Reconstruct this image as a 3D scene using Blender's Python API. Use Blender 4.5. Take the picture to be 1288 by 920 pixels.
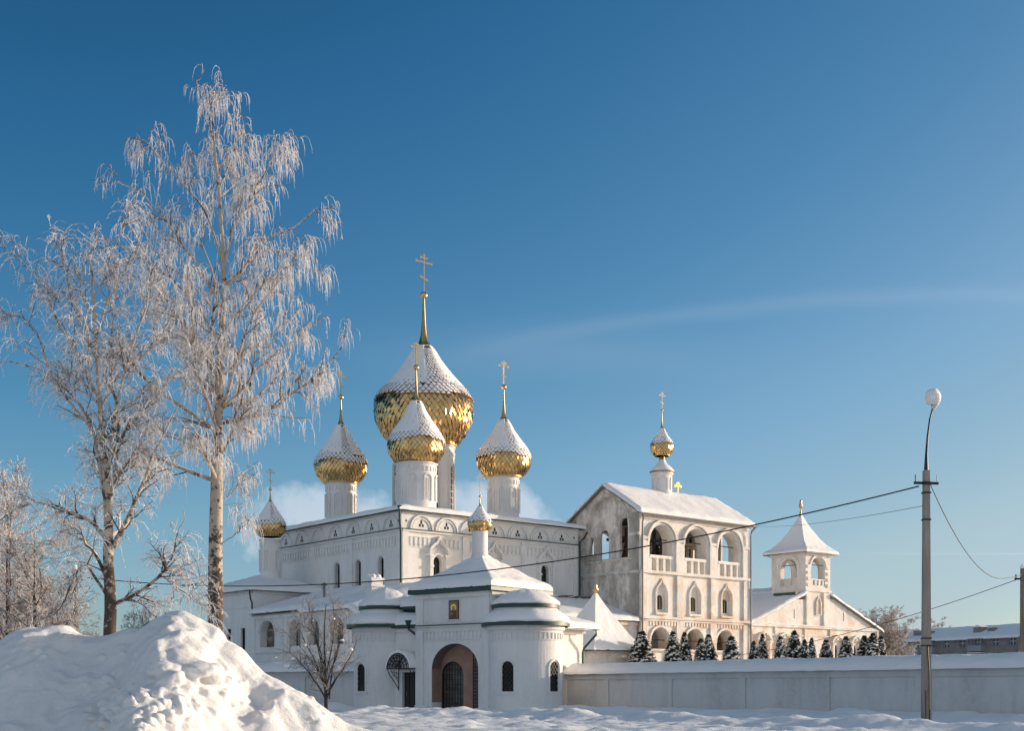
import bpy, math, random
import numpy as np
from mathutils import Vector, Matrix, noise, Quaternion

random.seed(7)
rng = np.random.default_rng(11)
R = math.radians
for o in list(bpy.data.objects): bpy.data.objects.remove(o)
S = bpy.context.scene
col = S.collection

# ------------------------------------------------------------------ camera
F, CX, HY, ZC = 1600.0, 644.0, 866.0, 1.6       # focal length in photo pixels, horizon row, eye height
cam_d = bpy.data.cameras.new('camera'); cam = bpy.data.objects.new('camera', cam_d); col.objects.link(cam)
cam.location = (0, 0, ZC); cam.rotation_euler = (R(90), 0, 0)
cam_d.sensor_width = 36; cam_d.lens = 36 * F / 1288
cam_d.shift_y = (HY - 460) / 1288
cam_d.clip_start = 0.5; cam_d.clip_end = 9000
S.camera = cam
S.render.resolution_x, S.render.resolution_y = 1024, 732

# ------------------------------------------------------------------ sky and sun
SUN_AZ, SUN_EL = 71.0, 11.0
w = bpy.data.worlds.new('World'); S.world = w; w.use_nodes = True
nt = w.node_tree; nt.nodes.clear()
def nn(t, **k):
    n = nt.nodes.new(t)
    for a, b in k.items(): setattr(n, a, b)
    return n
def mth(op, a, b=None, c=None, clamp=False):
    n = nt.nodes.new('ShaderNodeMath'); n.operation = op; n.use_clamp = clamp
    for i, v in enumerate((a, b, c)):
        if v is None: continue
        if isinstance(v, (int, float)): n.inputs[i].default_value = v
        else: nt.links.new(v, n.inputs[i])
    return n.outputs[0]
sky = nn('ShaderNodeTexSky', sky_type='NISHITA'); sky.sun_disc = False
sky.sun_elevation = R(SUN_EL); sky.sun_rotation = R(SUN_AZ)
sky.air_density = 0.7; sky.dust_density = 1.0; sky.ozone_density = 0.5; sky.altitude = 100
tc = nn('ShaderNodeTexCoord'); sp = nn('ShaderNodeSeparateXYZ'); nt.links.new(tc.outputs['Generated'], sp.inputs[0])
dx, dy, dz = sp.outputs
front = mth('GREATER_THAN', dy, 0.2)
dyc = mth('MAXIMUM', dy, 0.05)
A = mth('DIVIDE', dx, dyc); B = mth('DIVIDE', dz, dyc)
nz = nn('ShaderNodeTexNoise'); nz.inputs['Scale'].default_value = 26; nz.inputs['Detail'].default_value = 7; nz.inputs['Roughness'].default_value = 0.55
nt.links.new(tc.outputs['Generated'], nz.inputs['Vector'])
def blob(ax, bx, ra, rb):
    u = mth('DIVIDE', mth('SUBTRACT', A, ax), ra); v = mth('DIVIDE', mth('SUBTRACT', B, bx), rb)
    return mth('SUBTRACT', 1.0, mth('ADD', mth('MULTIPLY', u, u), mth('MULTIPLY', v, v)))
bl = None
for a in ((-0.150, 0.128, 0.075, 0.030), (-0.178, 0.118, 0.026, 0.020), (-0.118, 0.125, 0.03, 0.020), (0.0, 0.128, 0.03, 0.032), (0.035, 0.115, 0.05, 0.027), (-0.03, 0.135, 0.035, 0.027)):
    b = blob(*a); bl = b if bl is None else mth('MAXIMUM', bl, b)
dens = mth('ADD', bl, mth('MULTIPLY', mth('SUBTRACT', nz.outputs[0], 0.5), 3.2))
cl = mth('MULTIPLY', mth('SMOOTH_MIN', mth('MAXIMUM', mth('MULTIPLY', dens, 1.3), 0.0), 1.0, 0.2), 0.40)
# thin high streaks
nz2 = nn('ShaderNodeTexNoise'); nz2.inputs['Scale'].default_value = 7; nz2.inputs['Detail'].default_value = 4
nt.links.new(tc.outputs['Generated'], nz2.inputs['Vector'])
am = mth('SUBTRACT', A, 0.36)
curve = mth('SUBTRACT', 0.310, mth('MULTIPLY', mth('MULTIPLY', am, am), 0.30))
wob = mth('MULTIPLY', mth('SUBTRACT', nz2.outputs[0], 0.5), 0.012)
dd = mth('DIVIDE', mth('ADD', mth('SUBTRACT', B, curve), wob), 0.0065)
st = mth('MULTIPLY', mth('EXPONENT', mth('MULTIPLY', mth('MULTIPLY', dd, dd), -1.0)), 0.045)
fadeL = mth('MULTIPLY', mth('ADD', A, 0.07), 7.0, clamp=True)
st = mth('MULTIPLY', st, fadeL)
dd2 = mth('DIVIDE', mth('ADD', mth('SUBTRACT', B, 0.262), mth('MULTIPLY', wob, 2.0)), 0.02)
st2 = mth('MULTIPLY', mth('EXPONENT', mth('MULTIPLY', mth('MULTIPLY', dd2, dd2), -1.0)), 0.05)
am3 = mth('MULTIPLY', mth('SUBTRACT', A, 0.02), 8.0); st2 = mth('MULTIPLY', st2, mth('EXPONENT', mth('MULTIPLY', mth('MULTIPLY', am3, am3), -1.0)))
dd4 = mth('DIVIDE', mth('SUBTRACT', B, 0.1055), 0.0008)
st4 = mth('MULTIPLY', mth('EXPONENT', mth('MULTIPLY', mth('MULTIPLY', dd4, dd4), -1.0)), mth('MULTIPLY', mth('MULTIPLY', mth('SUBTRACT', A, 0.22), 4.0, clamp=True), 0.14))
tot = mth('MULTIPLY', mth('MINIMUM', mth('ADD', mth('ADD', cl, st), mth('ADD', st2, st4)), 1.0), front)
# deeper, clearer winter blue: per-channel response of the sky
KS = 0.168 / 3.0
pre_ = nn('ShaderNodeVectorMath', operation='SCALE'); nt.links.new(sky.outputs[0], pre_.inputs[0]); pre_.inputs[3].default_value = KS
rc = nn('ShaderNodeRGBCurve'); nt.links.new(pre_.outputs[0], rc.inputs[1])
CUR = [[(0, 0), (.133, .018), (.160, .031), (.244, .085), (.371, .202), (.672, .407), (.99, .497), (1.5, 1.0), (3, 4.0)],
       [(0, 0), (.205, .107), (.227, .133), (.342, .245), (.509, .402), (.823, .565), (1.0, .60), (1.5, 1.02), (3, 3.5)],
       [(0, 0), (.328, .254), (.356, .300), (.500, .450), (.68, .605), (.88, .635), (1.5, .95), (3, 2.7)]]
for ci, P_ in enumerate(CUR):
    c_ = rc.mapping.curves[ci]
    c_.points[0].location = (0, 0); c_.points[1].location = (1, P_[-1][1] / 3)
    for (a, b) in P_[1:-1]: c_.points.new(a / 3, b / 3)
    for q in c_.points: q.handle_type = 'VECTOR'
rc.mapping.update()
post_ = nn('ShaderNodeVectorMath', operation='SCALE'); nt.links.new(rc.outputs[0], post_.inputs[0]); post_.inputs[3].default_value = 1.0 / KS
mx = nn('ShaderNodeMix', data_type='RGBA'); nt.links.new(tot, mx.inputs[0]); nt.links.new(post_.outputs[0], mx.inputs[6])
mx.inputs[7].default_value = (6.0, 5.9, 6.2, 1)
# added pale layer on the unseen sky behind the viewer, brightening the shade
vn = nn('ShaderNodeTexNoise'); vn.inputs['Scale'].default_value = 2.2; vn.inputs['Detail'].default_value = 5; nt.links.new(tc.outputs['Generated'], vn.inputs['Vector'])
shade_fill = mth('MULTIPLY', mth('MULTIPLY', mth('SUBTRACT', mth('MULTIPLY', dy, -1.0), -0.02), 2.2, clamp=True), mth('ADD', 0.25, mth('MULTIPLY', vn.outputs[0], 0.7)))
mv = nn('ShaderNodeMix', data_type='RGBA'); nt.links.new(shade_fill, mv.inputs[0]); nt.links.new(mx.outputs[2], mv.inputs[6]); mv.inputs[7].default_value = (3.5, 3.75, 4.1, 1)
bg = nn('ShaderNodeBackground'); bg.inputs[1].default_value = 0.10
out = nn('ShaderNodeOutputWorld'); nt.links.new(mv.outputs[2], bg.inputs[0]); nt.links.new(bg.outputs[0], out.inputs[0])

s_dir = Vector((math.sin(R(SUN_AZ)) * math.cos(R(SUN_EL)), math.cos(R(SUN_AZ)) * math.cos(R(SUN_EL)), math.sin(R(SUN_EL))))
sl = bpy.data.lights.new('sun', 'SUN'); sl.energy = 2.75; sl.angle = R(0.55); sl.color = (1.0, 0.88, 0.74)
so = bpy.data.objects.new('sun', sl); col.objects.link(so); so.rotation_euler = s_dir.to_track_quat('Z', 'Y').to_euler(); so.location = (60, 40, 40)
S.view_settings.view_transform = 'Standard'; S.view_settings.look = 'None'; S.view_settings.gamma = 1.0
S.view_settings.use_curve_mapping = False; S.view_settings.exposure = 0.75

def at(px, py, Y): return Vector(((px - CX) / F * Y, Y, ZC + (HY - py) / F * Y))

# ------------------------------------------------------------------ materials
def mat(name, base, rough=0.8, metal=0.0, spec=0.3):
    m = bpy.data.materials.new(name); m.use_nodes = True
    b = m.node_tree.nodes['Principled BSDF']
    b.inputs['Base Color'].default_value = (*base, 1); b.inputs['Roughness'].default_value = rough
    b.inputs['Metallic'].default_value = metal; b.inputs['Specular IOR Level'].default_value = spec
    return m
class NT:
    def __init__(s, m): s.t = m.node_tree; s.b = s.t.nodes['Principled BSDF']; s.tc = None
    def n(s, ty, **k):
        x = s.t.nodes.new(ty)
        for a, b in k.items(): setattr(x, a, b)
        return x
    def l(s, a, b): s.t.links.new(a, b)
    def coord(s):
        if not s.tc: s.tc = s.n('ShaderNodeTexCoord')
        return s.tc.outputs['Object']
    def noise(s, scale, detail=5, rough=0.6, stretch=None, vec=None):
        x = s.n('ShaderNodeTexNoise'); x.inputs['Scale'].default_value = scale; x.inputs['Detail'].default_value = detail; x.inputs['Roughness'].default_value = rough
        v = vec or s.coord()
        if stretch:
            mp = s.n('ShaderNodeMapping'); mp.inputs['Scale'].default_value = stretch; s.l(v, mp.inputs['Vector']); v = mp.outputs[0]
        s.l(v, x.inputs['Vector']); return x.outputs[0]
    def ramp(s, f, stops, interp='LINEAR'):
        r = s.n('ShaderNodeValToRGB'); e = r.color_ramp.elements; r.color_ramp.interpolation = interp
        while len(e) < len(stops): e.new(0.5)
        for i, (p, c) in enumerate(stops): e[i].position = p; e[i].color = (*c, 1) if len(c) == 3 else c
        s.l(f, r.inputs[0]); return r.outputs[0]
    def mix(s, f, a, b, mode='MIX'):
        x = s.n('ShaderNodeMix', data_type='RGBA', blend_type=mode)
        for i, v in ((0, f), (6, a), (7, b)):
            if isinstance(v, (int, float)): x.inputs[i].default_value = v
            elif isinstance(v, tuple): x.inputs[i].default_value = (*v, 1)
            else: s.l(v, x.inputs[i])
        return x.outputs[2]
    def math(s, op, a, b=None, clamp=False):
        x = s.n('ShaderNodeMath', operation=op, use_clamp=clamp)
        for i, v in enumerate((a, b)):
            if v is None: continue
            if isinstance(v, (int, float)): x.inputs[i].default_value = v
            else: s.l(v, x.inputs[i])
        return x.outputs[0]
    def base(s, c): s.l(c, s.b.inputs['Base Color'])
    def bump(s, f, st, dist):
        x = s.n('ShaderNodeBump'); x.inputs['Strength'].default_value = st; x.inputs['Distance'].default_value = dist
        s.l(f, x.inputs['Height']); s.l(x.outputs[0], s.b.inputs['Normal'])
BW = lambda v: (v, v, v)

M = {}
def snow_mat(name, c, s1, d1):
    m = mat(name, c, 0.75, 0, 0.25); t = NT(m)
    a = t.noise(s1, 8, 0.62)
    t.bump(a, 0.55, d1); return m
M['snow'] = snow_mat('snow', (0.84, 0.83, 0.82), 2.2, 0.10)
M['snow_roof'] = snow_mat('roof snow', (0.84, 0.83, 0.82), 1.4, 0.14)
m = mat('heap snow', (0.80, 0.79, 0.78), 0.8, 0, 0.2); t = NT(m)
a_ = t.noise(1.1, 7, 0.7); t.base(t.mix(t.math('MULTIPLY', t.ramp(a_, [(0.55, BW(0)), (0.72, BW(1))]), 0.35), (0.76, 0.755, 0.75), (0.56, 0.51, 0.46)))
h1 = t.noise(3.0, 10, 0.68); h2 = t.noise(22, 6, 0.75); t.bump(t.math('ADD', h1, t.math('MULTIPLY', h2, 0.22)), 0.75, 0.07); M['snow_near'] = m

def plaster(name, c, dirt, amt, bump=0.03):
    m = mat(name, c, 0.85, 0, 0.2); t = NT(m)
    n1 = t.noise(0.55, 8, 0.65, (1, 1, 0.45)); n2 = t.noise(4.0, 6, 0.7)
    st_ = t.noise(1.6, 6, 0.75, (1.6, 1.6, 0.12)); f = t.math('ADD', t.ramp(n1, [(0.42, BW(0)), (0.72, BW(1))]), t.math('MULTIPLY', t.ramp(st_, [(0.52, BW(0)), (0.75, BW(1))]), 0.7), True)
    f2 = t.ramp(n2, [(0.35, BW(0.3)), (0.7, BW(1))])
    k = t.math('MULTIPLY', t.math('MULTIPLY', f, f2), amt)
    t.base(t.mix(k, c, dirt))
    br = t.n('ShaderNodeTexBrick'); br.inputs['Scale'].default_value = 1.0
    t.bump(t.noise(3.0, 9, 0.7), 0.5, bump); return m
M['white'] = plaster('white limewash', (0.79, 0.77, 0.74), (0.55, 0.53, 0.51), 0.75, 0.07)
M['gate_white'] = plaster('gatehouse limewash', (0.77, 0.76, 0.74), (0.53, 0.52, 0.50), 0.75, 0.05)
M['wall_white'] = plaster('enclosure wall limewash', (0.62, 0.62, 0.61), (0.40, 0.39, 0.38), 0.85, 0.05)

# old weathered plaster: cream limewash, pink brick showing, grey patches
def old_plaster(name, dark):
    m = mat(name, (0.7, 0.65, 0.58), 0.9, 0, 0.15); t = NT(m)
    n1 = t.noise(0.42, 7, 0.6); n2 = t.noise(0.9, 9, 0.72, (1, 1, 0.55)); n3 = t.noise(5, 6, 0.7)
    sepn = t.n('ShaderNodeSeparateXYZ'); t.l(t.coord(), sepn.inputs[0]); z = sepn.outputs[2]
    cream = t.mix(t.ramp(n3, [(0.3, BW(0)), (0.75, BW(1))]), (0.87, 0.84, 0.79), (0.76, 0.72, 0.67))
    zm = t.math('MULTIPLY', t.math('SUBTRACT', 14.5, z), 0.35, True)
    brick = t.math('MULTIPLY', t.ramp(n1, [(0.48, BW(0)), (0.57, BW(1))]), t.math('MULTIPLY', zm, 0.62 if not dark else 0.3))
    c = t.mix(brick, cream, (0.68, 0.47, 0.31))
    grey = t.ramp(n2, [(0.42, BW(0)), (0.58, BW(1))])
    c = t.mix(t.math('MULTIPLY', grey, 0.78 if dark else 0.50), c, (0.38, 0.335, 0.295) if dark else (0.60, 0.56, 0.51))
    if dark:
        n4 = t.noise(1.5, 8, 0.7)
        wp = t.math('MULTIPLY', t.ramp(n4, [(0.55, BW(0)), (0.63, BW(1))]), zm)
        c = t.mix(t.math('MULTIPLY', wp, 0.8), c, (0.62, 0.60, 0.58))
    t.base(c); t.bump(t.noise(2.5, 10, 0.75), 0.7, 0.08); return m
M['old'] = old_plaster('weathered cream plaster', False)
M['old_dark'] = old_plaster('darker grey brown plaster', True)  # darker, greyer variant for the left gable and inner walls

def gold_mat(name, c, r):
    m = mat(name, c, r, 1.0); t = NT(m)
    n = t.noise(1.7, 3, 0.5)
    t.base(t.ramp(n, [(0.3, (c[0]*0.75, c[1]*0.72, c[2]*0.7)), (0.7, c)]))
    return m
M['gold'] = gold_mat('gilded copper', (0.82, 0.54, 0.23), 0.22)
M['gold_dull'] = gold_mat('dull gilding', (0.62, 0.40, 0.16), 0.3)
M['gold_base'] = gold_mat('dark metal under the scales', (0.16, 0.10, 0.04), 0.5)
M['brass'] = gold_mat('dark brass spire', (0.42, 0.34, 0.16), 0.32)
M['green'] = mat('dark green sheet metal', (0.012, 0.05, 0.042), 0.45, 0.0, 0.5)
M['grey_metal'] = mat('grey weathered zinc', (0.22, 0.21, 0.20), 0.6, 0.3)
M['iron'] = mat('black wrought iron', (0.02, 0.018, 0.018), 0.5, 0.2, 0.5)
M['glass'] = mat('dark window glass', (0.02, 0.022, 0.026), 0.12, 0.0, 0.6)
M['dark'] = mat('dark recess', (0.05, 0.045, 0.04), 0.9)
M['wood'] = mat('old dark timber', (0.10, 0.065, 0.045), 0.8)
m = mat('salmon plaster', (0.50, 0.26, 0.19), 0.85); t = NT(m)
t.base(t.ramp(t.noise(1.3, 6, 0.65), [(0.3, (0.30, 0.175, 0.135)), (0.7, (0.42, 0.26, 0.20))])); t.bump(t.noise(8, 6), 0.4, 0.02); M['salmon'] = m
m = mat('gate sheet metal', (0.06, 0.065, 0.06), 0.4, 0.5); t = NT(m)
t.base(t.ramp(t.noise(2, 5), [(0.3, (0.06, 0.065, 0.06)), (0.7, (0.17, 0.155, 0.13))])); M['gate_metal'] = m
m = mat('concrete pole', (0.33, 0.29, 0.25), 0.9); t = NT(m)
t.base(t.ramp(t.noise(3, 8, 0.7, (1, 1, 0.15)), [(0.3, (0.22, 0.19, 0.165)), (0.7, (0.42, 0.37, 0.32))])); t.bump(t.noise(18, 6), 0.5, 0.01); M['concrete'] = m
m = mat('grey timber pole', (0.16, 0.13, 0.11), 0.9); t = NT(m)
t.base(t.ramp(t.noise(6, 6, 0.6, (1, 1, 0.08)), [(0.3, (0.10, 0.085, 0.07)), (0.7, (0.24, 0.20, 0.17))])); M['pole_wood'] = m
m = mat('grey silicate brick', (0.2, 0.18, 0.17), 0.9); t = NT(m)
t.base(t.ramp(t.noise(0.8, 8, 0.7), [(0.3, (0.17, 0.155, 0.15)), (0.7, (0.30, 0.26, 0.24))])); M['brick_far'] = m
M['cable'] = mat('black cable', (0.02, 0.02, 0.02), 0.6)
M['frame_white'] = mat('painted window frame', (0.6, 0.6, 0.6), 0.6)
M['balcony'] = mat('grey balcony panel', (0.30, 0.30, 0.31), 0.8)
M['bronze'] = mat('bell bronze', (0.10, 0.06, 0.035), 0.4, 0.7)
M['vault'] = mat('shade-toned vault plaster', (0.17, 0.13, 0.115), .9)  # shade inside the gate passage is put into this dark vault colour
M['robe'] = mat('icon robe paint', (0.15, 0.07, 0.05), 0.6)
M['icon_ground'] = mat('icon ochre ground', (0.24, 0.17, 0.085), 0.5)
M['skin_paint'] = mat('icon face paint', (0.42, 0.25, 0.13), 0.6)

def bark(name, light, dark, snow, thr=0.5):
    m = mat(name, light, 0.85, 0, 0.15); t = NT(m)
    n1 = t.noise(4.2, 7, 0.7, (1.1, 1.1, 1.15)); n2 = t.noise(0.9, 5, 0.6)
    sepn = t.n('ShaderNodeSeparateXYZ'); t.l(t.coord(), sepn.inputs[0])
    low = t.math('MULTIPLY', t.math('SUBTRACT', 8.0, sepn.outputs[2]), 0.028, False)
    low = t.math('MAXIMUM', low, -0.02)
    f = t.math('ADD', t.math('ADD', n1, t.math('MULTIPLY', t.math('SUBTRACT', n2, 0.5), 0.5)), low)
    c = t.ramp(f, [(thr, light), (thr + 0.05, dark)])
    g = t.n('ShaderNodeNewGeometry'); sg = t.n('ShaderNodeSeparateXYZ'); t.l(g.outputs['Normal'], sg.inputs[0])
    nf = t.noise(7, 4)
    sn = t.math('MULTIPLY', t.math('SUBTRACT', t.math('ADD', sg.outputs[2], t.math('MULTIPLY', nf, 0.5)), 0.62), 6.0, True)
    c = t.mix(t.math('MULTIPLY', sn, snow), c, (0.78, 0.79, 0.81))
    t.base(c); t.bump(t.noise(14, 8, 0.7), 0.8, 0.03); return m
M['birch'] = bark('birch bark', (0.46, 0.39, 0.32), (0.085, 0.065, 0.055), 1.0, 0.53)
M['bark'] = bark('dark branch bark', (0.17, 0.125, 0.10), (0.06, 0.045, 0.038), 0.9, 0.5)
def frost(name, a, b, c):
    m = mat(name, a, 0.7, 0, 0.2); t = NT(m)
    n = t.noise(3.3, 5, 0.7)
    t.base(t.ramp(n, [(0.30, c), (0.41, b), (0.50, a)])); return m
M['frost'] = frost('hoarfrost on twigs', (0.84, 0.82, 0.81), (0.66, 0.61, 0.58), (0.32, 0.25, 0.22))
M['frost_thin'] = frost('light hoarfrost on twigs', (0.66, 0.62, 0.61), (0.42, 0.38, 0.37), (0.19, 0.16, 0.15))
M['frost_brown'] = frost('brown frosted twigs', (0.42, 0.37, 0.34), (0.26, 0.215, 0.195), (0.12, 0.095, 0.08))
M['thuja'] = frost('thuja foliage', (0.035, 0.05, 0.03), (0.022, 0.035, 0.022), (0.012, 0.018, 0.014))

# ------------------------------------------------------------------ object helpers
def tag(o, label=None, cat=None, group=None, kind=None):
    if label: o['label'] = label
    if cat: o['category'] = cat
    if group: o['group'] = group
    if kind: o['kind'] = kind
    return o
def empty(name, loc, rz=0, label=None, cat=None, group=None):
    o = bpy.data.objects.new(name, None); col.objects.link(o); o.location = loc; o.rotation_euler = (0, 0, rz)
    o.empty_display_size = 0.5
    return tag(o, label, cat, group)
def link_mesh(name, me, mt, parent=None, smooth=False, sharp=None):
    me.materials.append(mt)
    if smooth:
        me.polygons.foreach_set('use_smooth', [True] * len(me.polygons))
        if sharp: me.set_sharp_from_angle(angle=R(sharp))
    o = bpy.data.objects.new(name, me); col.objects.link(o)
    if parent: o.parent = parent
    return o
def np_mesh(name, V, Fq):
    me = bpy.data.meshes.new(name); V = np.asarray(V, dtype=np.float32); Fq = np.asarray(Fq, dtype=np.int32)
    k = Fq.shape[1]; me.vertices.add(len(V)); me.vertices.foreach_set('co', V.ravel())
    me.loops.add(Fq.size); me.loops.foreach_set('vertex_index', Fq.ravel())
    me.polygons.add(len(Fq)); me.polygons.foreach_set('loop_start', np.arange(0, Fq.size, k, dtype=np.int32))
    me.update(calc_edges=True); me.validate(); return me

class MB:
    def __init__(s): s.v = []; s.f = []
    def add(s, vs, fs):
        b = len(s.v); s.v.extend([tuple(p) for p in vs]); s.f.extend([tuple(i + b for i in f) for f in fs]); return s
    def hexa(s, p):  # 8 corners: 4 of one end, 4 of the other
        return s.add(p, [(0, 3, 2, 1), (4, 5, 6, 7), (0, 1, 5, 4), (1, 2, 6, 5), (2, 3, 7, 6), (3, 0, 4, 7)])
    def box(s, x0, x1, y0, y1, z0, z1):
        return s.hexa([(x0, y0, z0), (x1, y0, z0), (x1, y1, z0), (x0, y1, z0), (x0, y0, z1), (x1, y0, z1), (x1, y1, z1), (x0, y1, z1)])
    def pbox(s, mp, s0, s1, z0, z1, d0, d1, n=1):
        for i in range(n):
            a = s0 + (s1 - s0) * i / n; b = s0 + (s1 - s0) * (i + 1) / n
            s.hexa([mp(a, d0, z0), mp(b, d0, z0), mp(b, d1, z0), mp(a, d1, z0), mp(a, d0, z1), mp(b, d0, z1), mp(b, d1, z1), mp(a, d1, z1)])
        return s
    def lathe(s, cx, cy, prof, n=32, a0=0.0, a1=2 * math.pi, jit=None):
        full = abs(a1 - a0 - 2 * math.pi) < 1e-6; m = n if full else n + 1
        vs = []
        for (r, z) in prof:
            for j in range(m):
                a = a0 + (a1 - a0) * j / n; rr, zz = (r, z) if jit is None else jit(r, z, a)
                vs.append((cx + rr * math.cos(a), cy + rr * math.sin(a), zz))
        fs = []
        for i in range(len(prof) - 1):
            for j in range(n):
                k = (j + 1) % m
                fs.append((i * m + j, i * m + k, (i + 1) * m + k, (i + 1) * m + j))
        return s.add(vs, fs)
    def tube(s, pts, r, n=8, cap=True):
        pts = [Vector(p) for p in pts]; rs = r if isinstance(r, (list, tuple)) else [r] * len(pts)
        vs = []; up = Vector((0.0137, 0.021, 1))
        for i, p in enumerate(pts):
            t = (pts[min(i + 1, len(pts) - 1)] - pts[max(i - 1, 0)]).normalized()
            u = t.cross(up if abs(t.z) < 0.95 else Vector((1, 0.1, 0))).normalized(); v = t.cross(u)
            for j in range(n):
                a = 2 * math.pi * j / n; vs.append(p + (u * math.cos(a) + v * math.sin(a)) * rs[i])
        fs = [(i * n + j, i * n + (j + 1) % n, (i + 1) * n + (j + 1) % n, (i + 1) * n + j) for i in range(len(pts) - 1) for j in range(n)]
        if cap: fs += [tuple(range(n)), tuple((len(pts) - 1) * n + j for j in range(n))]
        return s.add(vs, fs)
    def ribbon(s, mp, pts, wd, d0, d1):
        L = []; Rr = []; n = len(pts)
        for i, (a, z) in enumerate(pts):
            p0 = pts[max(i - 1, 0)]; p1 = pts[min(i + 1, n - 1)]
            tx, tz = p1[0] - p0[0], p1[1] - p0[1]; l = math.hypot(tx, tz) or 1
            nx, nz_ = -tz / l * wd / 2, tx / l * wd / 2
            L.append((a + nx, z + nz_)); Rr.append((a - nx, z - nz_))
        for i in range(n - 1):
            q = [L[i], L[i + 1], Rr[i + 1], Rr[i]]
            s.hexa([mp(a, d0, z) for a, z in q] + [mp(a, d1, z) for a, z in q])
        return s
    def prism(s, poly, f0, f1):
        n = len(poly)
        return s.add([f0(*p) for p in poly] + [f1(*p) for p in poly],
                     [tuple(range(n)), tuple(range(2 * n - 1, n - 1, -1))] + [(i, (i + 1) % n, (i + 1) % n + n, i + n) for i in range(n)])
    def build(s, name, mt, parent=None, smooth=False, sharp=None):
        me = bpy.data.meshes.new(name); me.from_pydata(s.v, [], s.f); me.update()
        return link_mesh(name, me, mt, parent, smooth, sharp)

def arc(c, z, r, a0=0, a1=180, n=14, rz=None):
    rz = r if rz is None else rz
    return [(c + r * math.cos(R(a0 + (a1 - a0) * i / n)), z + rz * math.sin(R(a0 + (a1 - a0) * i / n))) for i in range(n + 1)]
def plane_map(A, u, inn):
    A = Vector(A); u = Vector(u); inn = Vector(inn)
    def mp(s, d, z): return (A.x + u.x * s + inn.x * d, A.y + u.y * s + inn.y * d, z)
    return mp
def cyl_map(cx, cy, r, a0, sgn=1):
    def mp(s, d, z):
        a = a0 + sgn * s / r; q = r - d
        return (cx + q * math.cos(a), cy + q * math.sin(a), z)
    return mp
# opening: (centre, half width, sill, spring, rise)
def opz(op, s):
    t = min(1.0, abs(s - op[0]) / op[1]); return op[3] + op[4] * math.sqrt(max(0.0, 1 - t * t))
def wall(mb, mp, L, z0, ztop, ops, th, step=None, back=True, s0=0.0):
    zt = ztop if callable(ztop) else (lambda s: ztop)
    bp = {s0, L}
    for c, h, *_ in ops:
        for i in range(17): bp.add(c - h * math.cos(math.pi * i / 16))
    if step:
        n = int((L - s0) / step) + 1
        for i in range(n): bp.add(s0 + (L - s0) * i / n)
    bp = sorted(b for b in bp if s0 - 1e-9 <= b <= L + 1e-9); bp2 = [bp[0]]
    for b in bp[1:]:
        if b - bp2[-1] > 1e-4: bp2.append(b)
    bp = bp2
    for a, b in zip(bp, bp[1:]):
        mid = (a + b) / 2
        cov = sorted([o for o in ops if abs(mid - o[0]) < o[1]], key=lambda o: o[2])
        za, zb = z0, z0
        spans = []
        for o in cov:
            spans.append((za, zb, o[2], o[2])); za, zb = opz(o, a), opz(o, b)
            mb.add([mp(a, 0, o[2]), mp(b, 0, o[2]), mp(b, th, o[2]), mp(a, th, o[2])], [(0, 1, 2, 3)])
            mb.add([mp(a, 0, za), mp(b, 0, zb), mp(b, th, zb), mp(a, th, za)], [(0, 1, 2, 3)])
        spans.append((za, zb, zt(a), zt(b)))
        for (p, q, r_, t_) in spans:
            mb.add([mp(a, 0, p), mp(b, 0, q), mp(b, 0, t_), mp(a, 0, r_)], [(0, 1, 2, 3)])
            if back: mb.add([mp(a, th, p), mp(b, th, q), mp(b, th, t_), mp(a, th, r_)], [(3, 2, 1, 0)])
        mb.add([mp(a, 0, zt(a)), mp(b, 0, zt(b)), mp(b, th, zt(b)), mp(a, th, zt(a))], [(0, 1, 2, 3)])
    for o in ops:
        for e in (o[0] - o[1], o[0] + o[1]):
            mb.add([mp(e, 0, o[2]), mp(e, th, o[2]), mp(e, th, o[3]), mp(e, 0, o[3])], [(0, 1, 2, 3)])
    for e in (s0, L):
        mb.add([mp(e, 0, z0), mp(e, th, z0), mp(e, th, zt(e)), mp(e, 0, zt(e))], [(0, 1, 2, 3)])
    return mb
def dentils(mb, mp, s0, s1, step, wd, z0, z1, dep):
    n = max(1, int((s1 - s0) / step))
    for i in range(n):
        a = s0 + (s1 - s0) * (i + 0.5) / n; mb.pbox(mp, a - wd / 2, a + wd / 2, z0, z1, -dep, 0.01)
    return mb
def pane_poly(op, n=12):
    c, h, sill, spring, rise = op
    return [(c - h, sill), (c + h, sill)] + arc(c, spring, h, 0, 180, n, rise)
def fill(mb, mp, op, d0, d1):
    """solid fill of an opening (glass, leaf) between depths d0 and d1"""
    P = pane_poly(op); return mb.prism(P, lambda a, z: mp(a, d0, z), lambda a, z: mp(a, d1, z))
def clipz(op, s): return opz(op, s)
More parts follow.
